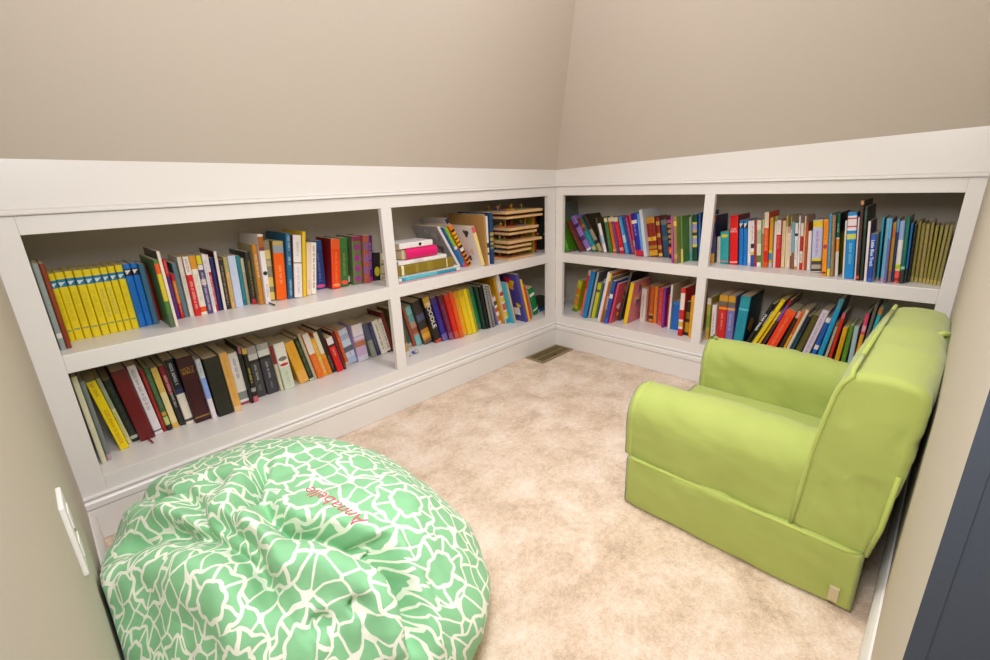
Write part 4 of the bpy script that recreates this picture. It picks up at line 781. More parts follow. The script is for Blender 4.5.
('RU1', 'book', 'bright green book, beside thin orange book in corner, upper corner bay of short bookcase', 0.0435, 0.0271, 0.0321, 0.1866, -23.22, 0.135, '4c9c18|.0-.1:3c8814|T.1-.7:6cb040|S:3c6c10', {}),
('RU1', 'book', 'thin maroon book, beside bright green book, upper corner bay of short bookcase', 0.1112, 0.0798, 0.0182, 0.1884, -32.22, 0.135, '6c2c1c|T.1-.8:985038', {}),
('RU1', 'book', 'violet book with white edge, beside thin maroon book, upper corner bay of short bookcase', 0.1345, 0.1124, 0.0286, 0.2159, -32.45, 0.155, '9878c8|.3-.42:4c3478|.68-.78:3c2c68|.0-.06:e8e0f0|T.8-.97:584090', {}),
('RU1', 'book', 'brown-topped teal book, beside violet book with white edge, upper corner bay of short bookcase', 0.1716, 0.1178, 0.0238, 0.2074, -33.01, 0.155, '188c98|.6-1:7c3c18|.7-.8:a86838|.04-.14:c8b868|T.2-.5:60b0b0', {}),
('RU1', 'book', 'dark brown tall book, beside brown-topped teal book, upper corner bay of short bookcase', 0.2006, 0.1332, 0.0229, 0.2252, -32.45, 0.155, '382c20|.0-.2:c8a050|.3-.6:a09078|S:38301c', {}),
('RU1', 'book', 'grey-blue thin book, beside dark brown tall book, upper corner bay of short bookcase', 0.2245, 0.1291, 0.0107, 0.1903, -16.95, 0.135, '687898|.5-1:4c4c38|S:50482c', {}),
('RU1', 'book', 'thin white book, beside grey-blue thin book, upper corner bay of short bookcase', 0.2365, 0.1239, 0.0178, 0.1601, -16.95, 0.135, 'f0e8e0|.3-.6:c0c8d0|S:3c2c34', {}),
('RU1', 'paperback_book', 'green paperback with cream top, beside thin white book, upper corner bay of short bookcase', 0.2555, 0.1453, 0.0193, 0.1875, -13.0, 0.135, '4c7c3c|.88-1:ece0b8|T.1-.8:78a068', {}),
('RU1', 'paperback_book', 'orange paperback with cream top, in upper corner bay of short bookcase', 0.2772, 0.1554, 0.0244, 0.1894, -13.34, 0.135, 'e86c10|.88-1:ece0b8|.03-.1:f0a858|T.1-.8:f49c50', {}),
('RU1', 'paperback_book', 'purple paperback with cream top, in upper corner bay of short bookcase', 0.3061, 0.1425, 0.0156, 0.1947, -14.21, 0.135, '6c3878|.88-1:ece0b8|T.1-.8:9868a0', {}),
('RU1', 'paperback_book', 'crimson paperback with cream top, in upper corner bay of short bookcase', 0.3268, 0.1421, 0.0219, 0.194, -15.3, 0.135, 'd81424|.88-1:ece0b8|.08-.16:e8a0a0|T.2-.8:ec6068', {}),
('RU1', 'book', 'light blue book, beside crimson paperback with cream top, upper corner bay of short bookcase', 0.354, 0.1479, 0.0185, 0.1977, -16.33, 0.135, '38a0dc|.3-.5:b0d8ec|T.5-.9:78c0e4', {}),
('RU1', 'book', 'dark blue narrow book, beside light blue book, upper corner bay of short bookcase', 0.3753, 0.1516, 0.0149, 0.1983, -16.66, 0.135, '1c3c80|T.1-.9:4868a8', {}),
('RU1', 'book', 'magenta book with pale dots, in upper corner bay of short bookcase', 0.3915, 0.1512, 0.0137, 0.199, -16.01, 0.135, 'b02878|T.05-.95:e090b8', {}),
('RU1', 'book', 'tall orange and yellow book, in upper corner bay of short bookcase', 0.4065, 0.153, 0.0182, 0.2112, -14.43, 0.155, 'e85018|.0-.35:e0c040|.1-.2:b08428|S:d84818', {}),
('RU1', 'book', 'indigo book with crimson base, in upper corner bay of short bookcase', 0.4369, 0.1102, 0.0297, 0.2169, -12.65, 0.155, '28209c|.0-.14:d01440|.76-.84:e8d8d0|T.45-.75:b0a8e0', {}),
('RU1', 'book', 'pale blue narrow book, in upper corner bay of short bookcase', 0.4681, 0.1069, 0.0138, 0.2175, -11.44, 0.155, '5898e0|.0-.14:c81848|T.2-.8:90bcec', {}),
('RU1', 'book', 'tall white-grey book, beside pale blue narrow book, upper corner bay of short bookcase', 0.483, 0.1022, 0.0175, 0.2363, -10.77, 0.19, 'd0d4d8', {}),
('RU1', 'book', 'ornate brown-red gilded book, beside tall white-grey book, upper corner bay of short bookcase', 0.5016, 0.1294, 0.0432, 0.1953, -10.56, 0.15, '8c1c10|.02-.16:d8a020|.2-.28:b88020|.4-.5:e0b030|.85-1:d09020|T.1-.95:b05818|S:6c4c20', {}),
('RU1', 'book', 'narrow ornate red and gold book, in upper corner bay of short bookcase', 0.5462, 0.137, 0.0192, 0.1979, -10.14, 0.135, '8c2014|.02-.1:e0c050|.2-.3:c89030|.5-.6:c89030|.8-.9:d0a040', {}),
('RU1', 'book', 'slate-blue striped book, in upper corner bay of short bookcase', 0.5665, 0.1478, 0.0294, 0.1878, -9.87, 0.135, '1c4868|.45-.55:586068|.85-.97:787870|T.1-.9:3c6c88', {}),
('RU1', 'book', 'black book with gold ovals, beside slate-blue striped book, upper corner bay of short bookcase', 0.6021, 0.1343, 0.0299, 0.1965, -9.58, 0.135, '201830|.1-.28:f04810|O.12-.24:f89018|O.36-.45:a08830|O.49-.58:b09030|O.62-.71:b09030|O.75-.84:c09828|.87-.95:b05878', {}),
('RU1', 'book', 'magenta narrow book pulled forward, in upper corner bay of short bookcase', 0.6697, 0.012, 0.0101, 0.2126, -6.08, 0.1, 'b84890|.0-.1:c02890|T.1-.9:d080b0', {}),
('RU1', 'book', 'olive floral book, beside magenta narrow book pulled forward, upper corner bay of short bookcase', 0.6813, 0.0121, 0.0153, 0.2127, -6.26, 0.1, '8c8448|.8-.9:d8c028|.3-.5:a07850|.1-.2:c89868', {}),
('RU1', 'book', 'green and yellow thin book, beside olive floral book, upper corner bay of short bookcase', 0.6975, 0.0491, 0.0108, 0.2123, -6.27, 0.1, '4c8034|.0-.3:d8c870|T.3-.9:88a858', {}),
('RU1', 'book', 'grey-green narrow book, beside green and yellow thin book, upper corner bay of short bookcase', 0.7092, 0.118, 0.012, 0.204, -6.24, 0.135, '8c9c98|.0-.2:58a098|.8-1:a0b090', {}),
('RU1', 'book', 'dark green book with pastel bands, in upper corner bay of short bookcase', 0.722, 0.1218, 0.021, 0.2139, -5.76, 0.155, '1c4c30|.3-.37:e8d058|.37-.5:a8a8d0|.5-.55:e8d058|.57-.6:2c5038|.62-.66:f0a850|.66-.8:a8a0c8|.8-.84:e8d058', {}),
('RU1', 'book', 'thin bright blue book, in upper corner bay of short bookcase', 0.744, 0.1358, 0.0096, 0.2232, -5.5, 0.155, '3870c0|S:203c78', {}),
('RU1', 'book', 'dark book behind right divider, in upper corner bay of short bookcase', 0.7545, 0.1763, 0.0107, 0.225, -5.26, 0.155, '283c70|.4-.7:a0502c|.85-1:182018', {}),
('LR1', 'book', 'short lime patterned book, in lower corner bay of short bookcase', 0.0685, 0.1149, 0.03, 0.1932, 11.55, 0.14, 'b8c020|.55-.75:d07820|.2-.5:c88838|.85-1:d0c830|.0-.1:688020', {}),
('LR1', 'book', 'red book with white edge, in lower corner bay of short bookcase', 0.1479, 0.0617, 0.0164, 0.2734, 10.52, 0.17, 'd82010|.0-.6:e8604c|.9-1:e0b0a0|S:b01c10', {}),
('LR1', 'book', 'sky blue book, beside red book with white edge, lower corner bay of short bookcase', 0.1881, 0.037, 0.0281, 0.2765, 10.75, 0.17, '1480c0|T.1-.95:1c6ca8|S:144c80', {}),
('LR1', 'book', 'thin light grey book, beside sky blue book, lower corner bay of short bookcase', 0.2021, 0.0549, 0.013, 0.2711, 10.81, 0.2, 'b0b4b4|S:5c6064', {}),
('LR1', 'book', 'lime yellow narrow book, beside thin light grey book, lower corner bay of short bookcase', 0.2255, 0.065, 0.0222, 0.2077, 10.83, 0.155, 'c8c818|.75-.82:485848|T.1-.7:dcdc60', {}),
('LR1', 'book', 'thin navy blue book, beside lime yellow narrow book, lower corner bay of short bookcase', 0.2407, 0.0794, 0.0142, 0.2309, 10.88, 0.155, '1c5890|.9-1:b0b8c0', {}),
('LR1', 'book', 'thick white book, beside thin navy blue book, lower corner bay of short bookcase', 0.2853, 0.0285, 0.0186, 0.2832, 11.2, 0.2, 'ece4dc|S:f0e0c0', {}),
('LR1', 'book', 'thin orange and yellow book, beside thick white book, lower corner bay of short bookcase', 0.2998, 0.0223, 0.0101, 0.2794, 10.52, 0.19, 'c85c14|.85-1:f0d020', {}),
('LR1', 'book', 'thin grey olive book, in lower corner bay of short bookcase', 0.3148, 0.021, 0.0115, 0.2616, 9.98, 0.19, '787058|.3-.6:a8a098', {}),
('LR1', 'book', 'thin cobalt blue book, beside thin grey olive book, lower corner bay of short bookcase', 0.3357, 0.0195, 0.0194, 0.2413, 9.88, 0.19, '2848a8|.0-.12:3858d0|.6-.7:e8e0e0|.8-.95:185c98', {}),
('LR1', 'picture_book', 'pink picture book with yellow corner, in lower corner bay of short bookcase', 0.3485, 0.0317, 0.0119, 0.2287, 11.09, 0.16, 'e0405c|S:c04c58', {'art': 2}),
('LR1', 'book', 'dark grey tall book, in lower corner bay of short bookcase', 0.3628, 0.1067, 0.0133, 0.2821, 11.93, 0.2, '48403c|.6-1:686468|S:201c18', {}),
('LR1', 'book', 'teal-topped yellow book, beside dark grey tall book, lower corner bay of short bookcase', 0.384, 0.1585, 0.0199, 0.1955, 12.21, 0.18, 'e8d010|.55-1:1890b0|S:403810', {}),
('LR1', 'book', 'yellow book with pink cover, beside teal-topped yellow book, lower corner bay of short bookcase', 0.4218, 0.0756, 0.0218, 0.2311, 7.86, 0.2, 'f4c810|S:d87880', {'art': 3}),
('LR1', 'book', 'cream narrow book, beside yellow book with pink cover, lower corner bay of short bookcase', 0.4758, 0.1711, 0.0298, 0.1843, 0.63, 0.135, 'e8dcd0|T.1-.8:b0a8a0', {}),
('LR1', 'book', 'brown-red narrow book, beside cream narrow book, lower corner bay of short bookcase', 0.4912, 0.189, 0.0138, 0.2009, 0.38, 0.135, 'a82c14', {}),
('LR1', 'picture_book', 'orange-brown book with pictures, beside brown-red narrow book, lower corner bay of short bookcase', 0.4933, 0.1812, 0.0224, 0.2008, 0.0, 0.135, 'c05c18|.05-.25:d8a050|.1-.2:3c3428|T.3-.9:e08838', {}),
('LR1', 'book', 'plain orange book, beside orange-brown book with pictures, lower corner bay of short bookcase', 0.5185, 0.181, 0.0188, 0.2007, -0.56, 0.135, 'f07c10|T.1-.9:f8a850', {}),
('LR1', 'book', 'thin blue-grey book, beside plain orange book, lower corner bay of short bookcase', 0.539, 0.1833, 0.014, 0.1935, -0.84, 0.135, '506090|T.1-.9:8088a8', {}),
('LR1', 'book', 'coral red book, beside thin blue-grey book, lower corner bay of short bookcase', 0.5544, 0.1617, 0.0247, 0.2002, -1.02, 0.135, 'e83418|.0-.12:e85c40|T.3-.9:f08058', {}),
('LR1', 'book', 'violet narrow book, beside coral red book, lower corner bay of short bookcase', 0.5851, 0.1378, 0.0159, 0.2103, -0.76, 0.155, '80288c|T.1-.9:a860b0', {}),
('LR1', 'book', 'crimson short book, beside violet narrow book, lower corner bay of short bookcase', 0.6018, 0.1613, 0.0134, 0.1684, -0.39, 0.135, 'c8142c|T.1-.9:e06070', {}),
('LR1', 'book', 'tall thin white book, beside crimson short book, lower corner bay of short bookcase', 0.6367, 0.1271, 0.0118, 0.2332, 0.23, 0.2, 'ece6e2|S:c8b890', {}),
('LR1', 'book', 'short wide bright blue book, in lower corner bay of short bookcase', 0.6794, 0.1392, 0.0419, 0.1475, 0.47, 0.13, '1068c0|.9-1:2880d0|S:1468b8', {}),
('LR1', 'book', 'red and white checked book, in lower corner bay of short bookcase', 0.7065, 0.0637, 0.0217, 0.2399, -0.47, 0.2, 'd81818|.0-.1:c01010|.15-.35:f0e0d8|.2-.3:d8b030|.4-.5:d82818|.55-.9:f0dcd4|.92-1:e83020|S:b82020', {'txt': ('', '')}),
('LR1', 'book', 'black and yellow patterned book, in lower corner bay of short bookcase', 0.7292, 0.0874, 0.021, 0.1716, -0.53, 0.135, '282018|.1-.4:b89828|.5-.7:806820', {}),
('LR1', 'book', 'golden orange book against divider, in lower corner bay of short bookcase', 0.7582, 0.0662, 0.0183, 0.2073, -0.63, 0.155, 'f0a414|T.2-.9:d88c10', {}),
('RU2', 'book', 'violet-blue book with orange ends, in upper outer bay of short bookcase', 0.8022, 0.1125, 0.022, 0.2129, -3.67, 0.155, '3c3c78|.0-.2:d8a030|.85-1:c05828|T.3-.8:7070a0|S:2c2c50', {}),
('RU2', 'book', 'short cream book, beside violet-blue book with orange ends, upper outer bay of short bookcase', 0.8263, 0.139, 0.0178, 0.1168, -4.26, 0.105, 'ece0d0|T.2-.8:d8ccb8', {}),
('RU2', 'book', 'short turquoise book with yellow square, in upper outer bay of short bookcase', 0.8495, 0.1163, 0.0363, 0.142, -5.08, 0.135, '2ca4a8|O.82-.93:e0cc28|.06-.1:c87868|T.2-.6:50b8b4', {}),
('RU2', 'hardback_book', 'big bright red hardback, in upper outer bay of short bookcase', 0.8908, 0.1167, 0.0332, 0.2152, -5.61, 0.155, 'e80c14|.03-.06:f0b0a8|S:780c10', {'txt': ('THE BIBLE', 'f8e0d8'), 'tpos': 0.7}),
('RU2', 'hardback_book', 'left one of paired sky-blue hardbacks, in upper outer bay of short bookcase', 0.9271, 0.1243, 0.0165, 0.1951, -5.72, 0.135, '0c7cd0|.82-.93:1c1c28|V.83-.93:e8e4e4|.93-1:1c80c0|T.2-.7:1070c0', {'g': 'paired sky-blue hardbacks'}),
('RU2', 'hardback_book', 'right one of paired sky-blue hardbacks, in upper outer bay of short bookcase', 0.9448, 0.1259, 0.0155, 0.1956, -5.8, 0.135, '0c7cd0|.82-.93:1c1c28|V.83-.93:e8e4e4|.93-1:1c80c0|T.2-.7:1070c0', {'g': 'paired sky-blue hardbacks'}),
('RU2', 'paperback_book', 'white narrow paperback, in upper outer bay of short bookcase', 0.9634, 0.1255, 0.0124, 0.1939, -6.0, 0.135, 'ece4e0|.0-.06:c8c8e0', {}),
('RU2', 'paperback_book', 'white and royal blue paperback, beside white narrow paperback, upper outer bay of short bookcase', 0.9786, 0.1171, 0.0127, 0.1951, -6.32, 0.135, 'f0e4e4|.0-.25:1c4cb0|.25-.32:e8c030|.4-.5:302838|T.55-.9:a06878', {}),
('RU2', 'paperback_book', 'dark red narrow paperback, in upper outer bay of short bookcase', 0.9934, 0.1196, 0.0097, 0.1979, -6.67, 0.135, 'b01820|T.1-.9:d06058', {}),
('RU2', 'paperback_book', 'white and sage green paperback, in upper outer bay of short bookcase', 1.0045, 0.1133, 0.016, 0.1988, -6.76, 0.135, 'dcdcc4|.1-.25:5c7c40|.0-.08:e8e4dc|.5-.8:a8b898', {}),
('RU2', 'paperback_book', 'narrow olive paperback, beside white and sage green paperback, upper outer bay of short bookcase', 1.0214, 0.1228, 0.0072, 0.2027, -6.51, 0.135, '9c8c38|.7-1:d0c898', {}),
('RU2', 'paperback_book', 'tall cream-topped red-orange paperback, beside narrow olive paperback, upper outer bay of short bookcase', 1.0295, 0.1157, 0.0166, 0.2317, -6.01, 0.155, 'e84818|.0-.2:d8580c|.72-1:e8d8c0|.1-.3:d81814|T.3-.7:f8b090', {}),
('RU2', 'paperback_book', 'thin amber paperback with colourful base, in upper outer bay of short bookcase', 1.0469, 0.1261, 0.0114, 0.2094, -5.57, 0.155, 'd8a028|.0-.1:c0c8d8|.15-.3:2898c0|.3-.35:e8d020', {}),
('RU2', 'paperback_book', 'narrow white paperback, in upper outer bay of short bookcase', 1.0591, 0.1436, 0.0094, 0.2135, -5.28, 0.155, 'e8e4d8|.9-1:a8a450', {}),
('RU2', 'paperback_book', 'white-topped scarlet paperback, beside narrow white paperback, upper outer bay of short bookcase', 1.0696, 0.139, 0.0151, 0.1981, -5.36, 0.135, 'd80c20|.7-1:f0e8e4|T.4-.68:f0a0a0|T.74-.95:c0b0b8', {}),
('RU2', 'paperback_book', 'pale yellow paperback, beside white-topped scarlet paperback, upper outer bay of short bookcase', 1.0863, 0.1551, 0.0128, 0.1957, -5.55, 0.135, 'ecd8a8|T.2-.8:d8c490', {}),
('RU2', 'paperback_book', 'cream paperback with gold top, beside pale yellow paperback, upper outer bay of short bookcase', 1.1016, 0.154, 0.007, 0.2165, -6.04, 0.155, 'ecdcb0|.8-1:c0a850', {}),
('RU2', 'paperback_book', 'pale pink paperback, beside cream paperback with gold top, upper outer bay of short bookcase', 1.1103, 0.1467, 0.0108, 0.1727, -6.37, 0.135, 'eed8c8|.85-1:d8a0a0|T.2-.8:d8b8a8', {}),
('RU2', 'paperback_book', 'olive-topped cream paperback, beside pale pink paperback, upper outer bay of short bookcase', 1.1232, 0.1418, 0.0047, 0.2171, -6.77, 0.155, 'e0d0a8|.0-.25:8c5830|.75-1:a89c58', {}),
('RU2', 'paperback_book', 'light blue paperback with brown base, in upper outer bay of short bookcase', 1.1288, 0.1391, 0.0098, 0.1939, -6.7, 0.135, '78a8c8|.0-.35:8c5c38', {}),
('RU2', 'paperback_book', 'white paperback with black figure, in upper outer bay of short bookcase', 1.1394, 0.1395, 0.0105, 0.1893, -6.58, 0.135, 'f0e8e4|.0-.06:c08840|.72-.78:302420|T.2-.65:b0a8a8', {}),
('RU2', 'paperback_book', 'tall thin white paperback, in upper outer bay of short bookcase', 1.1508, 0.1404, 0.0063, 0.2183, -6.26, 0.155, 'ece0dc|.0-.3:f0e8e0', {}),
('RU2', 'paperback_book', 'white and dark red paperback, in upper outer bay of short bookcase', 1.1579, 0.1388, 0.0104, 0.19, -6.05, 0.135, 'e8d8c8|.0-.15:c81c18|.4-.72:b81418|T.15-.35:a83030', {}),
('RU2', 'paperback_book', 'tall peach paperback, beside white and dark red paperback, upper outer bay of short bookcase', 1.1692, 0.1397, 0.0058, 0.218, -5.75, 0.155, 'e8b088|.8-1:e8d0b8', {}),
('RU2', 'paperback_book', 'rust orange narrow paperback, beside tall peach paperback, upper outer bay of short bookcase', 1.1758, 0.1378, 0.0074, 0.1951, -5.61, 0.135, 'b84c18|.5-.9:c85818', {}),
('RU2', 'book', 'short plain white book, beside rust orange narrow paperback, upper outer bay of short bookcase', 1.1851, 0.1344, 0.0131, 0.1599, -5.78, 0.135, 'ece2dc', {}),
('RU2', 'book', 'lavender boxed book with yellow star, in upper outer bay of short bookcase', 1.2074, 0.1021, 0.0335, 0.2066, -6.22, 0.155, 'c0c4e4|.0-.02:d8d0c8|.02-.22:484038|.07-.15:b0a898|.22-.27:e0cc30|.86-.98:e8c820|T.3-.8:b060a8', {}),
('RU2', 'book', 'orange book with crimson dot, in upper outer bay of short bookcase', 1.2522, 0.056, 0.0159, 0.2139, -6.59, 0.155, 'f49010|O.48-.56:b82858|O.03-.07:602c14|T.6-.95:d87c18', {}),
('RU2', 'picture_book', 'blue picture book, beside orange book with crimson dot, upper outer bay of short bookcase', 1.2696, 0.0568, 0.009, 0.2344, -6.76, 0.155, '3c8cb8|.0-.12:e0d860|T.15-.7:a8d0e0', {}),
('RU2', 'book', 'brown wire-bound book, beside blue picture book, upper outer bay of short bookcase', 1.2796, 0.0529, 0.0115, 0.2306, -6.8, 0.155, '9c7448|T.02-.98:c8a878|S:786848', {}),
('RU2', 'book', 'green-topped orange and white book, beside brown wire-bound book, upper outer bay of short bookcase', 1.292, 0.0661, 0.0107, 0.2365, -6.8, 0.2, 'f0e0d0|.62-1:0c5c4c|T.7-.85:d0e0d0|.4-.6:e89028|.1-.3:ecdcd0|S:101c14', {}),
('RU2', 'book', 'short yellow book, beside green-topped orange and white book, upper outer bay of short bookcase', 1.3035, 0.1421, 0.0106, 0.162, -6.72, 0.135, 'f0dc18|.0-.1:d8c8a0', {}),
('RU2', 'book', 'thin white book, beside short yellow book, upper outer bay of short bookcase', 1.3198, 0.0502, 0.0054, 0.2118, -6.55, 0.155, 'ece4e8|S:1c3878', {}),
('RU2', 'book', 'large sky-blue book with white panel, in upper outer bay of short bookcase', 1.3271, 0.038, 0.0279, 0.2416, -6.37, 0.2, '0c88d0|.73-.95:ecdce0|.78-.92:c04848|.8-.9:ecdce0|.6-.68:d0d060|T.2-.55:98d8f0|S:0c3868', {}),
('RU2', 'book', 'thin pink-white book, in upper outer bay of short bookcase', 1.3583, 0.0327, 0.0045, 0.2266, -6.28, 0.155, 'ecd8dc', {}),
('RU2', 'book', 'tall dark brown book, beside thin pink-white book, upper outer bay of short bookcase', 1.3645, 0.0208, 0.0095, 0.2844, -6.28, 0.21, '3c2420|.02-.06:e85040|.95-1:c88c50|T.2-.8:6c5048|S:181818', {}),
('RU2', 'book', 'tall dark green book, beside tall dark brown book, upper outer bay of short bookcase', 1.3748, 0.0274, 0.0098, 0.2632, -6.16, 0.2, '2c3c30|T.7-.95:688068|S:0c1410', {}),
('RU2', 'book', 'narrow white book, beside tall dark green book, upper outer bay of short bookcase', 1.3882, 0.0207, 0.0076, 0.2136, -5.9, 0.155, 'ece0e0|S:483068', {}),
('RU2', 'book', 'blue book titled about a truck, in upper outer bay of short bookcase', 1.3977, 0.0146, 0.0163, 0.17, -5.46, 0.135, '1c48a8|.0-.08:3c68c0|.85-1:2c58b0|S:e0dcc8', {'txt': ('Little Blue Truck', 'eef0f8')}),
('RU2', 'book', 'turquoise narrow book, in upper outer bay of short bookcase', 1.4202, 0.0562, 0.006, 0.2235, -5.27, 0.155, '289cb4|.0-.05:c890a8|T.3-.9:68c0cc', {}),
('RU2', 'book', 'pale aqua book, beside turquoise narrow book, upper outer bay of short bookcase', 1.432, 0.0518, 0.012, 0.2231, -5.18, 0.155, '78b8d4|.0-.06:c090b0|T.1-.9:a0d0e0', {}),
('RU2', 'book', 'violet-blue thin book, beside pale aqua book, upper outer bay of short bookcase', 1.4454, 0.019, 0.006, 0.2236, -5.33, 0.155, '6c6cb0|.7-1:5cb0d8', {}),
('RU2', 'book', 'golden yellow and violet book, beside violet-blue thin book, upper outer bay of short bookcase', 1.4523, 0.0471, 0.0089, 0.2096, -5.32, 0.155, 'd89c28|.0-.2:b08068|.75-.9:e07840', {}),
('RU2', 'book', 'thin navy book, beside golden yellow and violet book, upper outer bay of short bookcase', 1.4624, 0.0506, 0.0064, 0.2201, -5.41, 0.155, '1c3c70|.8-1:58a0d0', {}),
('RU2', 'book', 'pale book with red base, beside thin navy book, upper outer bay of short bookcase', 1.4697, 0.0467, 0.0148, 0.2152, -5.34, 0.155, 'ece4dc|.0-.2:f05848|.03-.08:b02028|.22-.3:c8d020|.7-1:98b0d8', {}),
('RU2', 'book', 'teal book with dark base, in upper outer bay of short bookcase', 1.4853, 0.0415, 0.0106, 0.2293, -5.17, 0.155, '0c6c5c|.0-.2:303830|.22-.26:a0d0c0|T.4-.9:389080', {}),
('RU2', 'book', 'bright blue narrow book, in upper outer bay of short bookcase', 1.4967, 0.0544, 0.0056, 0.2078, -4.72, 0.155, '1870b8|.0-.25:282c2c', {}),
('RU2', 'book', 'dark narrow book, beside bright blue narrow book, upper outer bay of short bookcase', 1.5031, 0.0772, 0.0064, 0.2012, -4.28, 0.135, '28261c', {}),
('RU2', 'book', 'first gold-foil spined thin book, beside dark narrow book, upper outer bay of short bookcase', 1.5103, 0.0988, 0.0096, 0.2121, -4.2, 0.155, '887c38|T.02-.98:c4b468|.0-.08:b8a458', {'g': 'gold-foil spined thin books'}),
('RU2', 'book', 'second gold-foil spined thin book, in upper outer bay of short bookcase', 1.5213, 0.0946, 0.0105, 0.205, -4.36, 0.155, '8c7c38|T.02-.98:c4b468|.0-.08:b8a458', {'g': 'gold-foil spined thin books'}),
('RU2', 'book', 'third gold-foil spined thin book, in upper outer bay of short bookcase', 1.533, 0.0913, 0.0104, 0.2034, -4.45, 0.135, 'a08c50|T.02-.98:c4b468|.0-.08:b8a458', {'g': 'gold-foil spined thin books'}),
('RU2', 'book', 'fourth gold-foil spined thin book, in upper outer bay of short bookcase', 1.5442, 0.088, 0.0086, 0.2096, -4.11, 0.155, '8a7838|T.02-.98:c4b468|.0-.08:b8a458', {'g': 'gold-foil spined thin books'}),
('RU2', 'book', 'fifth gold-foil spined thin book, in upper outer bay of short bookcase', 1.5536, 0.0835, 0.0085, 0.2001, -3.35, 0.135, '908430|T.02-.98:c4b468|.0-.08:b8a458', {'g': 'gold-foil spined thin books'}),
('RU2', 'book', 'sixth gold-foil spined thin book, in upper outer bay of short bookcase', 1.5629, 0.079, 0.0085, 0.1999, -2.46, 0.135, '888034|T.02-.98:c4b468|.0-.08:b8a458', {'g': 'gold-foil spined thin books'}),
('RU2', 'book', 'seventh gold-foil spined thin book, in upper outer bay of short bookcase', 1.5722, 0.0746, 0.0087, 0.2016, -1.66, 0.135, '94864a|T.02-.98:c4b468|.0-.08:b8a458', {'g': 'gold-foil spined thin books'}),
('RU2', 'book', 'eighth gold-foil spined thin book, in upper outer bay of short bookcase', 1.5817, 0.0705, 0.0093, 0.2045, -1.32, 0.135, '887c40|T.02-.98:c4b468|.0-.08:b8a458', {'g': 'gold-foil spined thin books'}),
('LR2', 'book', 'green-yellow patterned book by divider, in lower outer bay of short bookcase', 0.8294, 0.09, 0.0177, 0.2023, -2.22, 0.135, 'b8b040|.3-.6:88a030|.0-.2:c89828|.85-1:ecd8d0', {}),
('LR2', 'book', 'short white book, beside green-yellow patterned book by divider, lower outer bay of short bookcase', 0.8604, 0.07, 0.021, 0.1782, -2.16, 0.135, 'ece0dc|T.1-.8:d0a0a0', {}),
('LR2', 'book', 'red book with gold owl top, in lower outer bay of short bookcase', 0.8919, 0.06, 0.0377, 0.2325, -2.07, 0.155, 'cc1414|.72-.76:f0a020|.88-1:d09828|.78-.88:6c6050|T.3-.65:f0a898|.0-.1:e06030', {}),
('LR2', 'book', 'lavender book with gold owl top, in lower outer bay of short bookcase', 0.9303, 0.06, 0.0314, 0.2334, -1.99, 0.155, '7470b0|.72-.76:f0a020|.88-1:d09828|.78-.88:6c6050|T.3-.65:c0c0e0', {}),
('LR2', 'book', 'thick teal book with orange animal cover, in lower outer bay of short bookcase', 1.0032, 0.06, 0.0408, 0.2405, 2.58, 0.19, '0c8ca4|.8-1:1c94a4|T.3-.6:1880a0|.73-.77:58c0c8|S:083c48', {'art': 4}),
('LR2', 'book', 'black leaning book with white title, in lower outer bay of short bookcase', 1.0172, 0.06, 0.0141, 0.24, 22.55, 0.2, '141210|S:14100e', {'txt': ('STAR WARS', 'f4f0f0')}),
('LR2', 'book', 'thin grey and black book, in lower outer bay of short bookcase', 1.0258, 0.07, 0.0063, 0.2574, 22.55, 0.2, '484840|.5-.8:a8a898|S:181410', {}),
('LR2', 'book', 'lemon yellow leaning book, in lower outer bay of short bookcase', 1.0441, 0.06, 0.0156, 0.2649, 22.43, 0.19, 'f0d410|T.2-.8:e8c010', {}),
('LR2', 'book', 'amber leaning book, beside lemon yellow leaning book, lower outer bay of short bookcase', 1.0588, 0.07, 0.0104, 0.2023, 21.73, 0.135, 'e8b818|.8-1:f0d048', {}),
('LR2', 'book', 'thin violet-topped dark book, beside amber leaning book, lower outer bay of short bookcase', 1.0769, 0.07, 0.0105, 0.2638, 20.09, 0.19, '48303c|.6-.97:8848a8|.9-1:b02030', {}),
('LR2', 'book', 'wide orange-red leaning book, beside thin violet-topped dark book, lower outer bay of short bookcase', 1.1257, 0.06, 0.0371, 0.2119, 17.9, 0.155, 'f03c10|.88-1:f05820|T.1-.85:f8a070|S:3c1810', {}),
('LR2', 'book', 'dark brown leaning book, beside wide orange-red leaning book, lower outer bay of short bookcase', 1.1489, 0.07, 0.0141, 0.212, 15.89, 0.155, '3c2c24|.85-1:e0a8a0', {}),
('LR2', 'book', 'golden orange leaning book, beside dark brown leaning book, lower outer bay of short bookcase', 1.1622, 0.06, 0.0088, 0.22, 15.0, 0.155, 'e8a010|.5-1:d86010', {}),
('LR2', 'book', 'cream leaning book, beside golden orange leaning book, lower outer bay of short bookcase', 1.1755, 0.06, 0.0116, 0.2234, 14.89, 0.155, 'd8ccb0', {}),
('LR2', 'book', 'dark teal leaning book, beside cream leaning book, lower outer bay of short bookcase', 1.1904, 0.07, 0.0137, 0.1952, 14.89, 0.135, '1c4c60|.6-1:283048', {}),
('LR2', 'book', 'olive leaning book, beside dark teal leaning book, lower outer bay of short bookcase', 1.2192, 0.08, 0.0243, 0.199, 14.08, 0.135, '585020|T.1-.9:787038', {}),
('LR2', 'book', 'lilac and white leaning book, beside olive leaning book, lower outer bay of short bookcase', 1.2503, 0.06, 0.0238, 0.23, 12.39, 0.155, 'd8ccd8|T.05-.95:a898b8', {}),
('LR2', 'book', 'royal blue and white leaning book, in lower outer bay of short bookcase', 1.2748, 0.06, 0.0157, 0.2, 10.23, 0.135, 'e4dce0|.0-.3:1468c0|.4-.9:2858b0', {}),
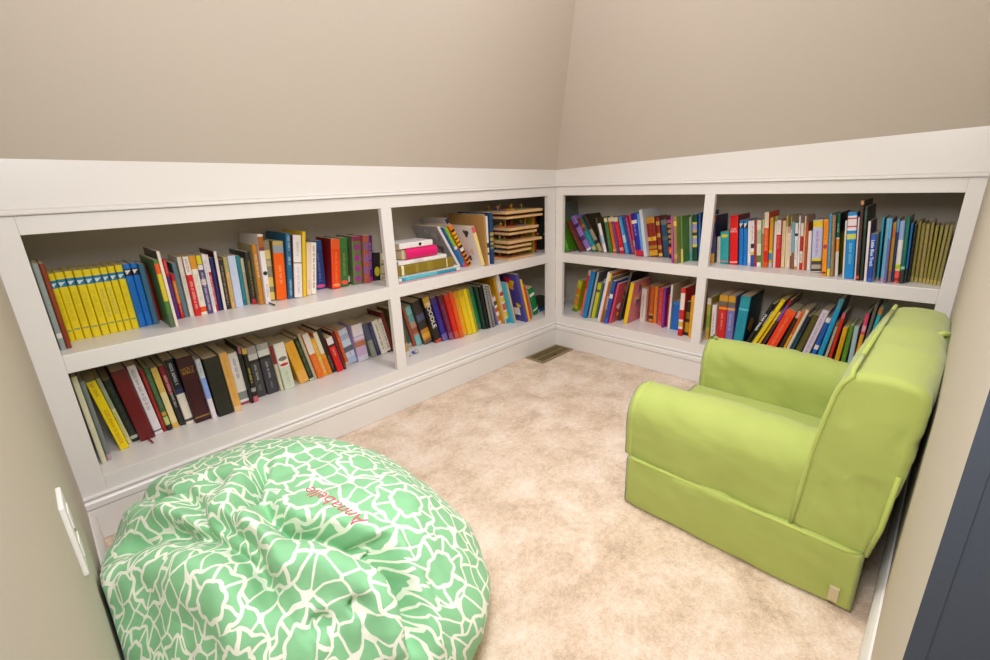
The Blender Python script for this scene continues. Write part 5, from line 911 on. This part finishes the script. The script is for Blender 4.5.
('LR2', 'book', 'cyan leaning book, in lower outer bay of short bookcase', 1.2992, 0.05, 0.0166, 0.2832, 8.28, 0.2, '1898c8|.85-1:4898a8|S:0c4c70', {}),
('LR2', 'book', 'thin cream leaning book, beside cyan leaning book, lower outer bay of short bookcase', 1.3157, 0.07, 0.0103, 0.184, 6.67, 0.135, 'd8c8a8|.9-1:c08870', {}),
('LR2', 'book', 'thin scarlet book with green cover, in lower outer bay of short bookcase', 1.3317, 0.06, 0.0102, 0.2263, 5.14, 0.16, 'd82818|.9-1:e06080|S:3c5c20', {'art': 5}),
('LR2', 'book', 'golden narrow book, in lower outer bay of short bookcase', 1.3591, 0.05, 0.0148, 0.1724, 3.21, 0.135, 'e0a818|T.2-.8:c88c18', {}),
('LR2', 'book', 'leaf green narrow book, beside golden narrow book, lower outer bay of short bookcase', 1.3803, 0.06, 0.0153, 0.1823, 1.51, 0.135, '5c8c28|T.2-.8:78a848', {}),
('LR2', 'book', 'pale blue-grey short book, beside leaf green narrow book, lower outer bay of short bookcase', 1.3883, 0.06, 0.0151, 0.1799, -0.78, 0.135, 'a8c0c8', {}),
('LR2', 'book', 'pink-topped orange book, beside pale blue-grey short book, lower outer bay of short bookcase', 1.4167, 0.06, 0.0126, 0.2354, 1.59, 0.19, 'e0a030|.65-1:d84868|.7-.8:e8a0b0|S:5c3818', {}),
('LR2', 'book', 'thin grey book behind chair, beside pink-topped orange book, lower outer bay of short bookcase', 1.4273, 0.06, 0.0098, 0.2766, 3.05, 0.19, '686864|0-.4:e0c050', {}),
('LR2', 'book', 'thin turquoise book behind chair, in lower outer bay of short bookcase', 1.4401, 0.06, 0.012, 0.2649, 3.96, 0.19, '38a8b0|.9-1:c88038', {})
]

ZSH = {'U': ZS1, 'L': ZD}
GRP = {'UL1': 'books in the upper outer bay of the long bookcase', 'LL1': 'books in the lower outer bay of the long bookcase', 'UL2': 'books in the upper corner bay of the long bookcase', 'LL2': 'books in the lower corner bay of the long bookcase', 'RU1': 'books in the upper corner bay of the short bookcase', 'LR1': 'books in the lower corner bay of the short bookcase', 'RU2': 'books in the upper outer bay of the short bookcase', 'LR2': 'books in the lower outer bay of the short bookcase'}
def level(sh): return ZS1 if sh in ('UL1', 'UL2', 'RU1', 'RU2') else ZD
def make_book(sh, name, label, c, Y, th, h, lean, D, st, ex, z=None):
    rnd = random.Random(label); hard = name != 'paperback_book' and th > .009
    x0 = -th if lean > 0 else 0.0
    v, f, cols = book_mesh(th, h, D, st, x0, rnd, hard, ex.get('art'))
    o = obj(name, v, f, M['cover']); paint_faces(o.data, cols)
    t = min(.0024 if hard else .0008, th * .16); e = .003 if hard else .0008
    pv, pf = box_data((x0 + t + .0002, t + .0002, e), (x0 + th - t - .0002, D - e, h - e))
    obj('pages', pv, pf, M['pages'], o)
    place(o, sh, c, Y, lean, (level(sh) if z is None else z) + .0004)
    tag(o, label, 'book', ex.get('g') or GRP[sh])
    if ex.get('txt') and ex['txt'][0]: add_text(o, ex['txt'][0], ex['txt'][1], th, h, x0, ex.get('tpos'))
    if ex.get('ribbon'):
        cu = [(x0 + th * .5, .02, .005), (x0 + th * .5, -.006, .0042), (x0 + th * .55, -.022, .0032), (x0 + th * .62, -.045, .0030)]
        rb = tube('bookmark_ribbon', cu, .0025, M['cover'], o, 6); paint_faces(rb.data, [lin(ex['ribbon'])] * len(rb.data.polygons))
    if ex.get('spiral'):
        vv = []; ff = []
        for k in range(int(h / .009)):
            zz = .006 + k * .009; a, b = box_data((x0 + .0002, -.0015, zz), (x0 + th - .0002, .004, zz + .0042)); q = len(vv); vv += a; ff += [tuple(i + q for i in fc) for fc in b]
        sp = obj('spiral_binding', vv, ff, M['cover'], o); paint_faces(sp.data, [lin('1A1A1A')] * len(sp.data.polygons))
    return o
for row in BOOKS: make_book(*row)
# ------------------------------------------------------------------ upper corner bay of the long bookcase
UB = 'upper corner bay of long bookcase'
def lying(name, label, cat, x0, x1, y0, y1, z0, z1, style, page_end=True, group='things lying on the upper corner shelf', rz=0):
    """a flat-lying book: spine towards the room"""
    th = z1 - z0; L = x1 - x0; D = y1 - y0
    rnd = random.Random(label)
    v, f, cols = book_mesh(th, L, D, style, 0, rnd, True, None)
    # local z (height of the standing book) -> world x ; local x (thickness) -> world z
    g = lambda p: (p[2], p[1], p[0])
    o = obj(name, [g(p) for p in v], [tuple(reversed(q)) for q in f], M['cover']); paint_faces(o.data, cols)
    t = min(.0024, th * .16); e = .0025
    pv, pf = box_data((e, t + .0002, t + .0002), (L - e, D - e, th - t - .0002))
    pg = obj('pages', pv, pf, M['pages'], o)
    o.location = (x0, y0, z0); o.rotation_euler = (0, 0, rz); tag(o, label, cat, group); return o
z = ZS1 + .0005
lying('magazine', 'thin red-edged magazine at the bottom beneath the olive album', 'magazine', -1.043, -.695, .018, .142, z, z + .006, 'E0D8DC|.0-.02:C83040|.0-1:D8A0A8')
lying('picture_book', 'flat white picture book with cyan spine beneath the olive album', 'book', -1.04, -.70, .016, .142, z + .0065, z + .020, 'E6E0DC|.04-.93:2A98B8|.1-.6:58C0D0|S:EAE4E0')
lying('picture_book', 'flat cream picture book directly beneath the olive album', 'book', -1.038, -.712, .018, .142, z + .0205, z + .031, 'E6DDD4|.0-.5:C8D8E0|S:E8E0D8')
al = lying('photo_album', 'thick olive gold album lying flat under the pink binder', 'album', -1.043, -.742, .012, .142, z + .0315, z + .074, '8A7420|.06-.1:E8E0C8|.86-.875:F0E8D0|.3-.34:9C8838|.5-.6:98842C|S:7A6618')
lying('paper_sheaf', 'uneven sheaf of white papers between olive album and pink binder', 'papers', -1.035, -.78, .014, .142, z + .0745, z + .092, 'EAE4E0|S:E6E0DC|.3-.5:D8D0D0')
def binder():
    t = empty('ring_binder', 'bright pink binder lying flat on the white papers', 'binder', (-.992, .012, z + .0925), 'things lying on the upper corner shelf')
    Lx, D, H = .162, .128, .046
    prof = [(D, 0), (.016, 0)] + [(.016 - .016 * sin(pi * k / 8), .023 - .023 * cos(pi * k / 8)) for k in range(1, 8)] + [(.016, H), (D, H), (D, H - .003), (.018, H - .003)] + [(.018 - .014 * sin(pi * k / 8), .023 + .02 * cos(pi * k / 8)) for k in range(1, 8)] + [(.018, .003), (D, .003)]
    o = prism('cover', prof, 'x', 0, Lx, M['cover'], t); paint_faces(o.data, [lin('E0106C')] * len(o.data.polygons))
    pv, pf = box_data((-.012, .019, .0034), (Lx - .004, D - .01, H - .0034)); p = obj('pages', pv, pf, M['pages'], t)
    return t
binder()
wb = lying('storage_box', 'flat white box with black dot lying on the pink binder', 'box', -1.02, -.848, .02, .142, z + .1395, z + .163, 'ECE4E2|S:ECE6E4')
o = obj('label_dot', *tube_data([(.105, -.0006, .012), (.105, .001, .012)], .007, 16), M['cover'], wb); paint_faces(o.data, [lin('2A2426')] * len(o.data.polygons))
XB = [
 ('UL2', 'picture_book', 'leaning white-spined picture book with grey photo cover beside the pink binder', -.632, .105, .014, .235, -30, .2, 'F0E8E6|S:A49C9C', {'art': 6}),
 ('UL2', 'picture_book', 'leaning green-topped blue book beside the tiger-striped book, ' + UB, -.615, .085, .017, .225, -29, .2, '2878B8|.5-1:8CB83C|.45-.52:E8E0D8|.0-.08:D04868', {}),
 ('UL2', 'picture_book', 'leaning orange and black tiger-striped book, ' + UB, -.594, .075, .022, .23, -28.5, .2, 'E87818|.03-.08:181410|.13-.18:181410|.23-.28:181410|.33-.38:181410|.38-.46:E8D8C8|.46-.52:181410|.58-.6:181410|.66-.68:181410|.76-.78:181410|.84-.86:181410|.52-.9:E8A818|.58-.61:181410|.67-.70:181410|.76-.79:181410|.85-.9:181410|.9-1:E87818', {}),
 ('UL2', 'book', 'leaning tall white book with dark blue top edge, behind striped book', -.567, .14, .016, .252, -24, .19, 'E8E4E0|.9-1:20386C|S:DCDCDC', {}),
 ('UL2', 'picture_book', 'leaning yellow-spined picture book with white drawn cover, ' + UB, -.545, .03, .020, .2, -17, .22, 'F0D88C|.85-1:E06070|S:EDE6E0', {'art': 7}),
 ('UL2', 'cardboard_folder', 'tall brown cardboard folder standing upright, ' + UB, -.524, .016, .010, .245, -3, .27, 'B88A4C|S:B98C50', {}),
 ('UL2', 'book', 'upright blue and white book with red top beside brown folder', -.510, .045, .014, .245, -1.5, .24, 'E8E4E4|.1-.75:2C88B8|.88-1:B81C20|T.2-.6:D8E4EC|S:2A3C60', {}),
 ('UL2', 'book', 'upright thin white book with dark marks beside navy book', -.494, .04, .012, .235, -1, .24, 'ECE6E4|.35-.45:303848|.2-.25:405060', {}),
 ('UL2', 'hardback_book', 'tall navy hardback with gold band beside wooden puzzles, ' + UB, -.479, .032, .021, .25, 0, .24, '24446C|.38-.62:B8A048|.42-.46:3C4C58|.52-.56:3C4C58|.3-.34:8C8848', {}),
 ('UL2', 'book', 'thin yellow-green upright book behind the wooden puzzles', -.075, .10, .013, .2, 0, .15, 'B8A828|.1-.3:88A030', {}),
 ('UL2', 'book', 'thin red upright book behind the wooden puzzles', -.06, .10, .016, .2, 0, .15, 'C02818', {}),
]
for r_ in XB: make_book(*r_)
# wooden peg puzzles, a tall pile
PZ = [  # z0, x0, x1, y0, knobs, colour word
 (.5460, -.365, -.165, .024, 'd0502c', 'lowest of the pile'),
 (.5830, -.364, -.178, .026, 'c83838', 'second from the bottom'),
 (.6080, -.362, -.180, .024, '3c6ca8', 'third from the bottom'),
 (.6310, -.366, -.098, .018, 'c8a078', 'fourth from the bottom'),
 (.6740, -.352, -.128, .028, '8c8ca0', 'fifth from the bottom'),
 (.6960, -.352, -.122, .022, 'd83848', 'third from the top'),
 (.7560, -.372, -.088, .020, 'd02818', 'second from the top'),
 (.7800, -.380, -.092, .018, 'e0a030', 'topmost of the pile'),
]
pieces_cols = ['D83020', '3C6CA8', 'E8C030', '5C9840', 'B04888', 'E88830']
for i, (z0, x0, x1, y0, kc, pos) in enumerate(PZ):
    t = empty('wooden_puzzle', 'wooden peg puzzle board, ' + pos + ', in ' + UB, 'puzzle', (x0, y0, z0), 'wooden peg puzzles')
    W_, D_, T_ = x1 - x0, .215, (.010, .011, .011, .013, .011, .013, .011, .014)[i]
    box('tray', (0, 0, 0), (W_, D_, T_), M['wood'], t, .0012)
    top = PZ[i + 1][0] - z0 if i + 1 < len(PZ) else .075
    gap = top - T_ - .0004
    rnd = random.Random(i)
    ny = 2; nx = 3
    for a in range(nx):
        for b in range(ny):
            cx, cy = W_ * (a + .5) / nx + rnd.uniform(-.01, .01), D_ * (b + .5) / ny * .66 + .065
            ph = min(.0035, gap * .4); ra = rnd.uniform(.020, .026)
            pts = [(cx + ra * (1 + .25 * sin(3 * k * 2 * pi / 14 + i)) * cos(2 * pi * k / 14), cy + ra * (1 + .25 * sin(3 * k * 2 * pi / 14 + i)) * sin(2 * pi * k / 14)) for k in range(14)]
            pc = prism('puzzle_piece', pts, 'z', T_, T_ + ph, M['cover'], t); paint_faces(pc.data, [lin(pieces_cols[(a + 2 * b + i) % 6])] * len(pc.data.polygons))
            kh = min(.024, gap - .0004) if gap > .006 else 0
            if kh - ph > .003 and b == 0 or i == 7:
                n = 10; vv = []; prof = [(.003, ph), (.003, ph + (kh - ph) * .4), (.007, ph + (kh - ph) * .7), (.006, kh), (0, kh)] if kh > .012 else [(.005, ph), (.006, kh), (0, kh)]
                for rr_, zz in prof:
                    for q in range(n): vv.append((cx + rr_ * cos(2 * pi * q / n), cy + rr_ * sin(2 * pi * q / n), T_ + zz))
                fc = [(s * n + q, s * n + (q + 1) % n, (s + 1) * n + (q + 1) % n, (s + 1) * n + q) for s in range(len(prof) - 1) for q in range(n)]
                kn = obj('knob', vv, fc, M['cover'], pc, True); paint_faces(kn.data, [lin(kc if (a + b) % 2 else 'D8A060')] * len(kn.data.polygons))
            if i in (5, 3) and b == 0 and a in (0, 2):   # taller pegs that carry the board above
                pg = prism('peg', [(cx + .035 + .004 * cos(2 * pi * k / 10), cy + .004 * sin(2 * pi * k / 10)) for k in range(10)], 'z', T_, top - .0005, M['wood'], t)
# dark game box in the blind corner
def corner_box():
    t = empty('game_box', 'dark box with pale speckled side in the upper shelf corner behind puzzles', 'box', (.03, .13, ZS1 + .0005))
    v, f = box_data((0, 0, 0), (.25, .2, .21)); o = obj('box_body', v, f, M['cover'], t)
    paint_faces(o.data, [lin('2E2C26')] * 6)
    vv = []; ff = []; cols = []; rnd = random.Random(3)
    for k in range(26):
        cy, cz, ra = rnd.uniform(.02, .18), rnd.uniform(.02, .19), rnd.uniform(.004, .012); i0 = len(vv); n = 8
        for q in range(n): a = 2 * pi * q / n; vv.append((-.0004 - .00005 * k, cy + ra * cos(a), cz + ra * sin(a)))
        ff.append(tuple(range(i0, i0 + n))); cols.append(lin(rnd.choice(['B8BCA8', '8C9C90', '5C6C60', 'C8C8BC'])))
    for k in range(26):
        cx, cz, ra = rnd.uniform(.02, .23), rnd.uniform(.02, .19), rnd.uniform(.004, .012); i0 = len(vv); n = 8
        for q in range(n): a = 2 * pi * q / n; vv.append((cx + ra * cos(a), -.0004 - .00005 * k, cz + ra * sin(a)))
        ff.append(tuple(range(i0, i0 + n))); cols.append(lin(rnd.choice(['B8BCA8', '8C9C90', '5C6C60', 'C8C8BC'])))
    o = obj('printed_pattern', vv, ff, M['cover'], t); paint_faces(o.data, cols)
corner_box()
# things lying in the lower corner
lying('book', 'dark green book lying flat at the back of the lower corner', 'book', .0, .21, .13, .29, ZD + .0165, ZD + .036, '3A4030|S:30362A', group='books lying in the lower corner')
lying('book', 'flat blue book with gold and red edge under the dark green book', 'book', -.02, .23, .10, .30, ZD + .0005, ZD + .016, '2C5088|.2-.35:C8A840|.6-.7:B02838|S:284878', group='books lying in the lower corner')
make_book('RU1', 'book', 'tall dark grey book leaning in the upper corner behind the violet book', -.062, .20, .012, .265, -8, .13, '60625C|S:70746E', {})
# small things on the shelf fronts
def trinket():
    t = empty('charm_bracelet', 'small silver and blue charm trinket on the lower shelf beside the divider', 'trinket', (-.945, .105, ZD + .0005))
    vv = []; ff = []
    def ball(c, r, col, nm):
        bm = bmesh.new(); bmesh.ops.create_uvsphere(bm, u_segments=12, v_segments=8, radius=r); me = bpy.data.meshes.new(nm); bm.to_mesh(me); bm.free()
        me.materials.append(M['cover']); o = bpy.data.objects.new(nm, me); COL.objects.link(o); o.location = c; o.parent = t; paint_faces(me, [lin(col)] * len(me.polygons))
    ball((.02, .0, .011), .011, 'B8B4B0', 'charm'); ball((.003, .004, .008), .008, '3050A0', 'bead'); ball((-.012, -.002, .006), .006, 'D8D0CC', 'bead'); ball((.030, .006, .006), .006, 'C04048', 'bead')
    c = tube('cord', [(-.03, -.012, .0015), (-.02, -.006, .002), (-.012, -.002, .004), (.003, .004, .006), (.02, 0, .008)], .0014, M['cover'], t, 6); paint_faces(c.data, [lin('7C5040')] * len(c.data.polygons))
trinket()
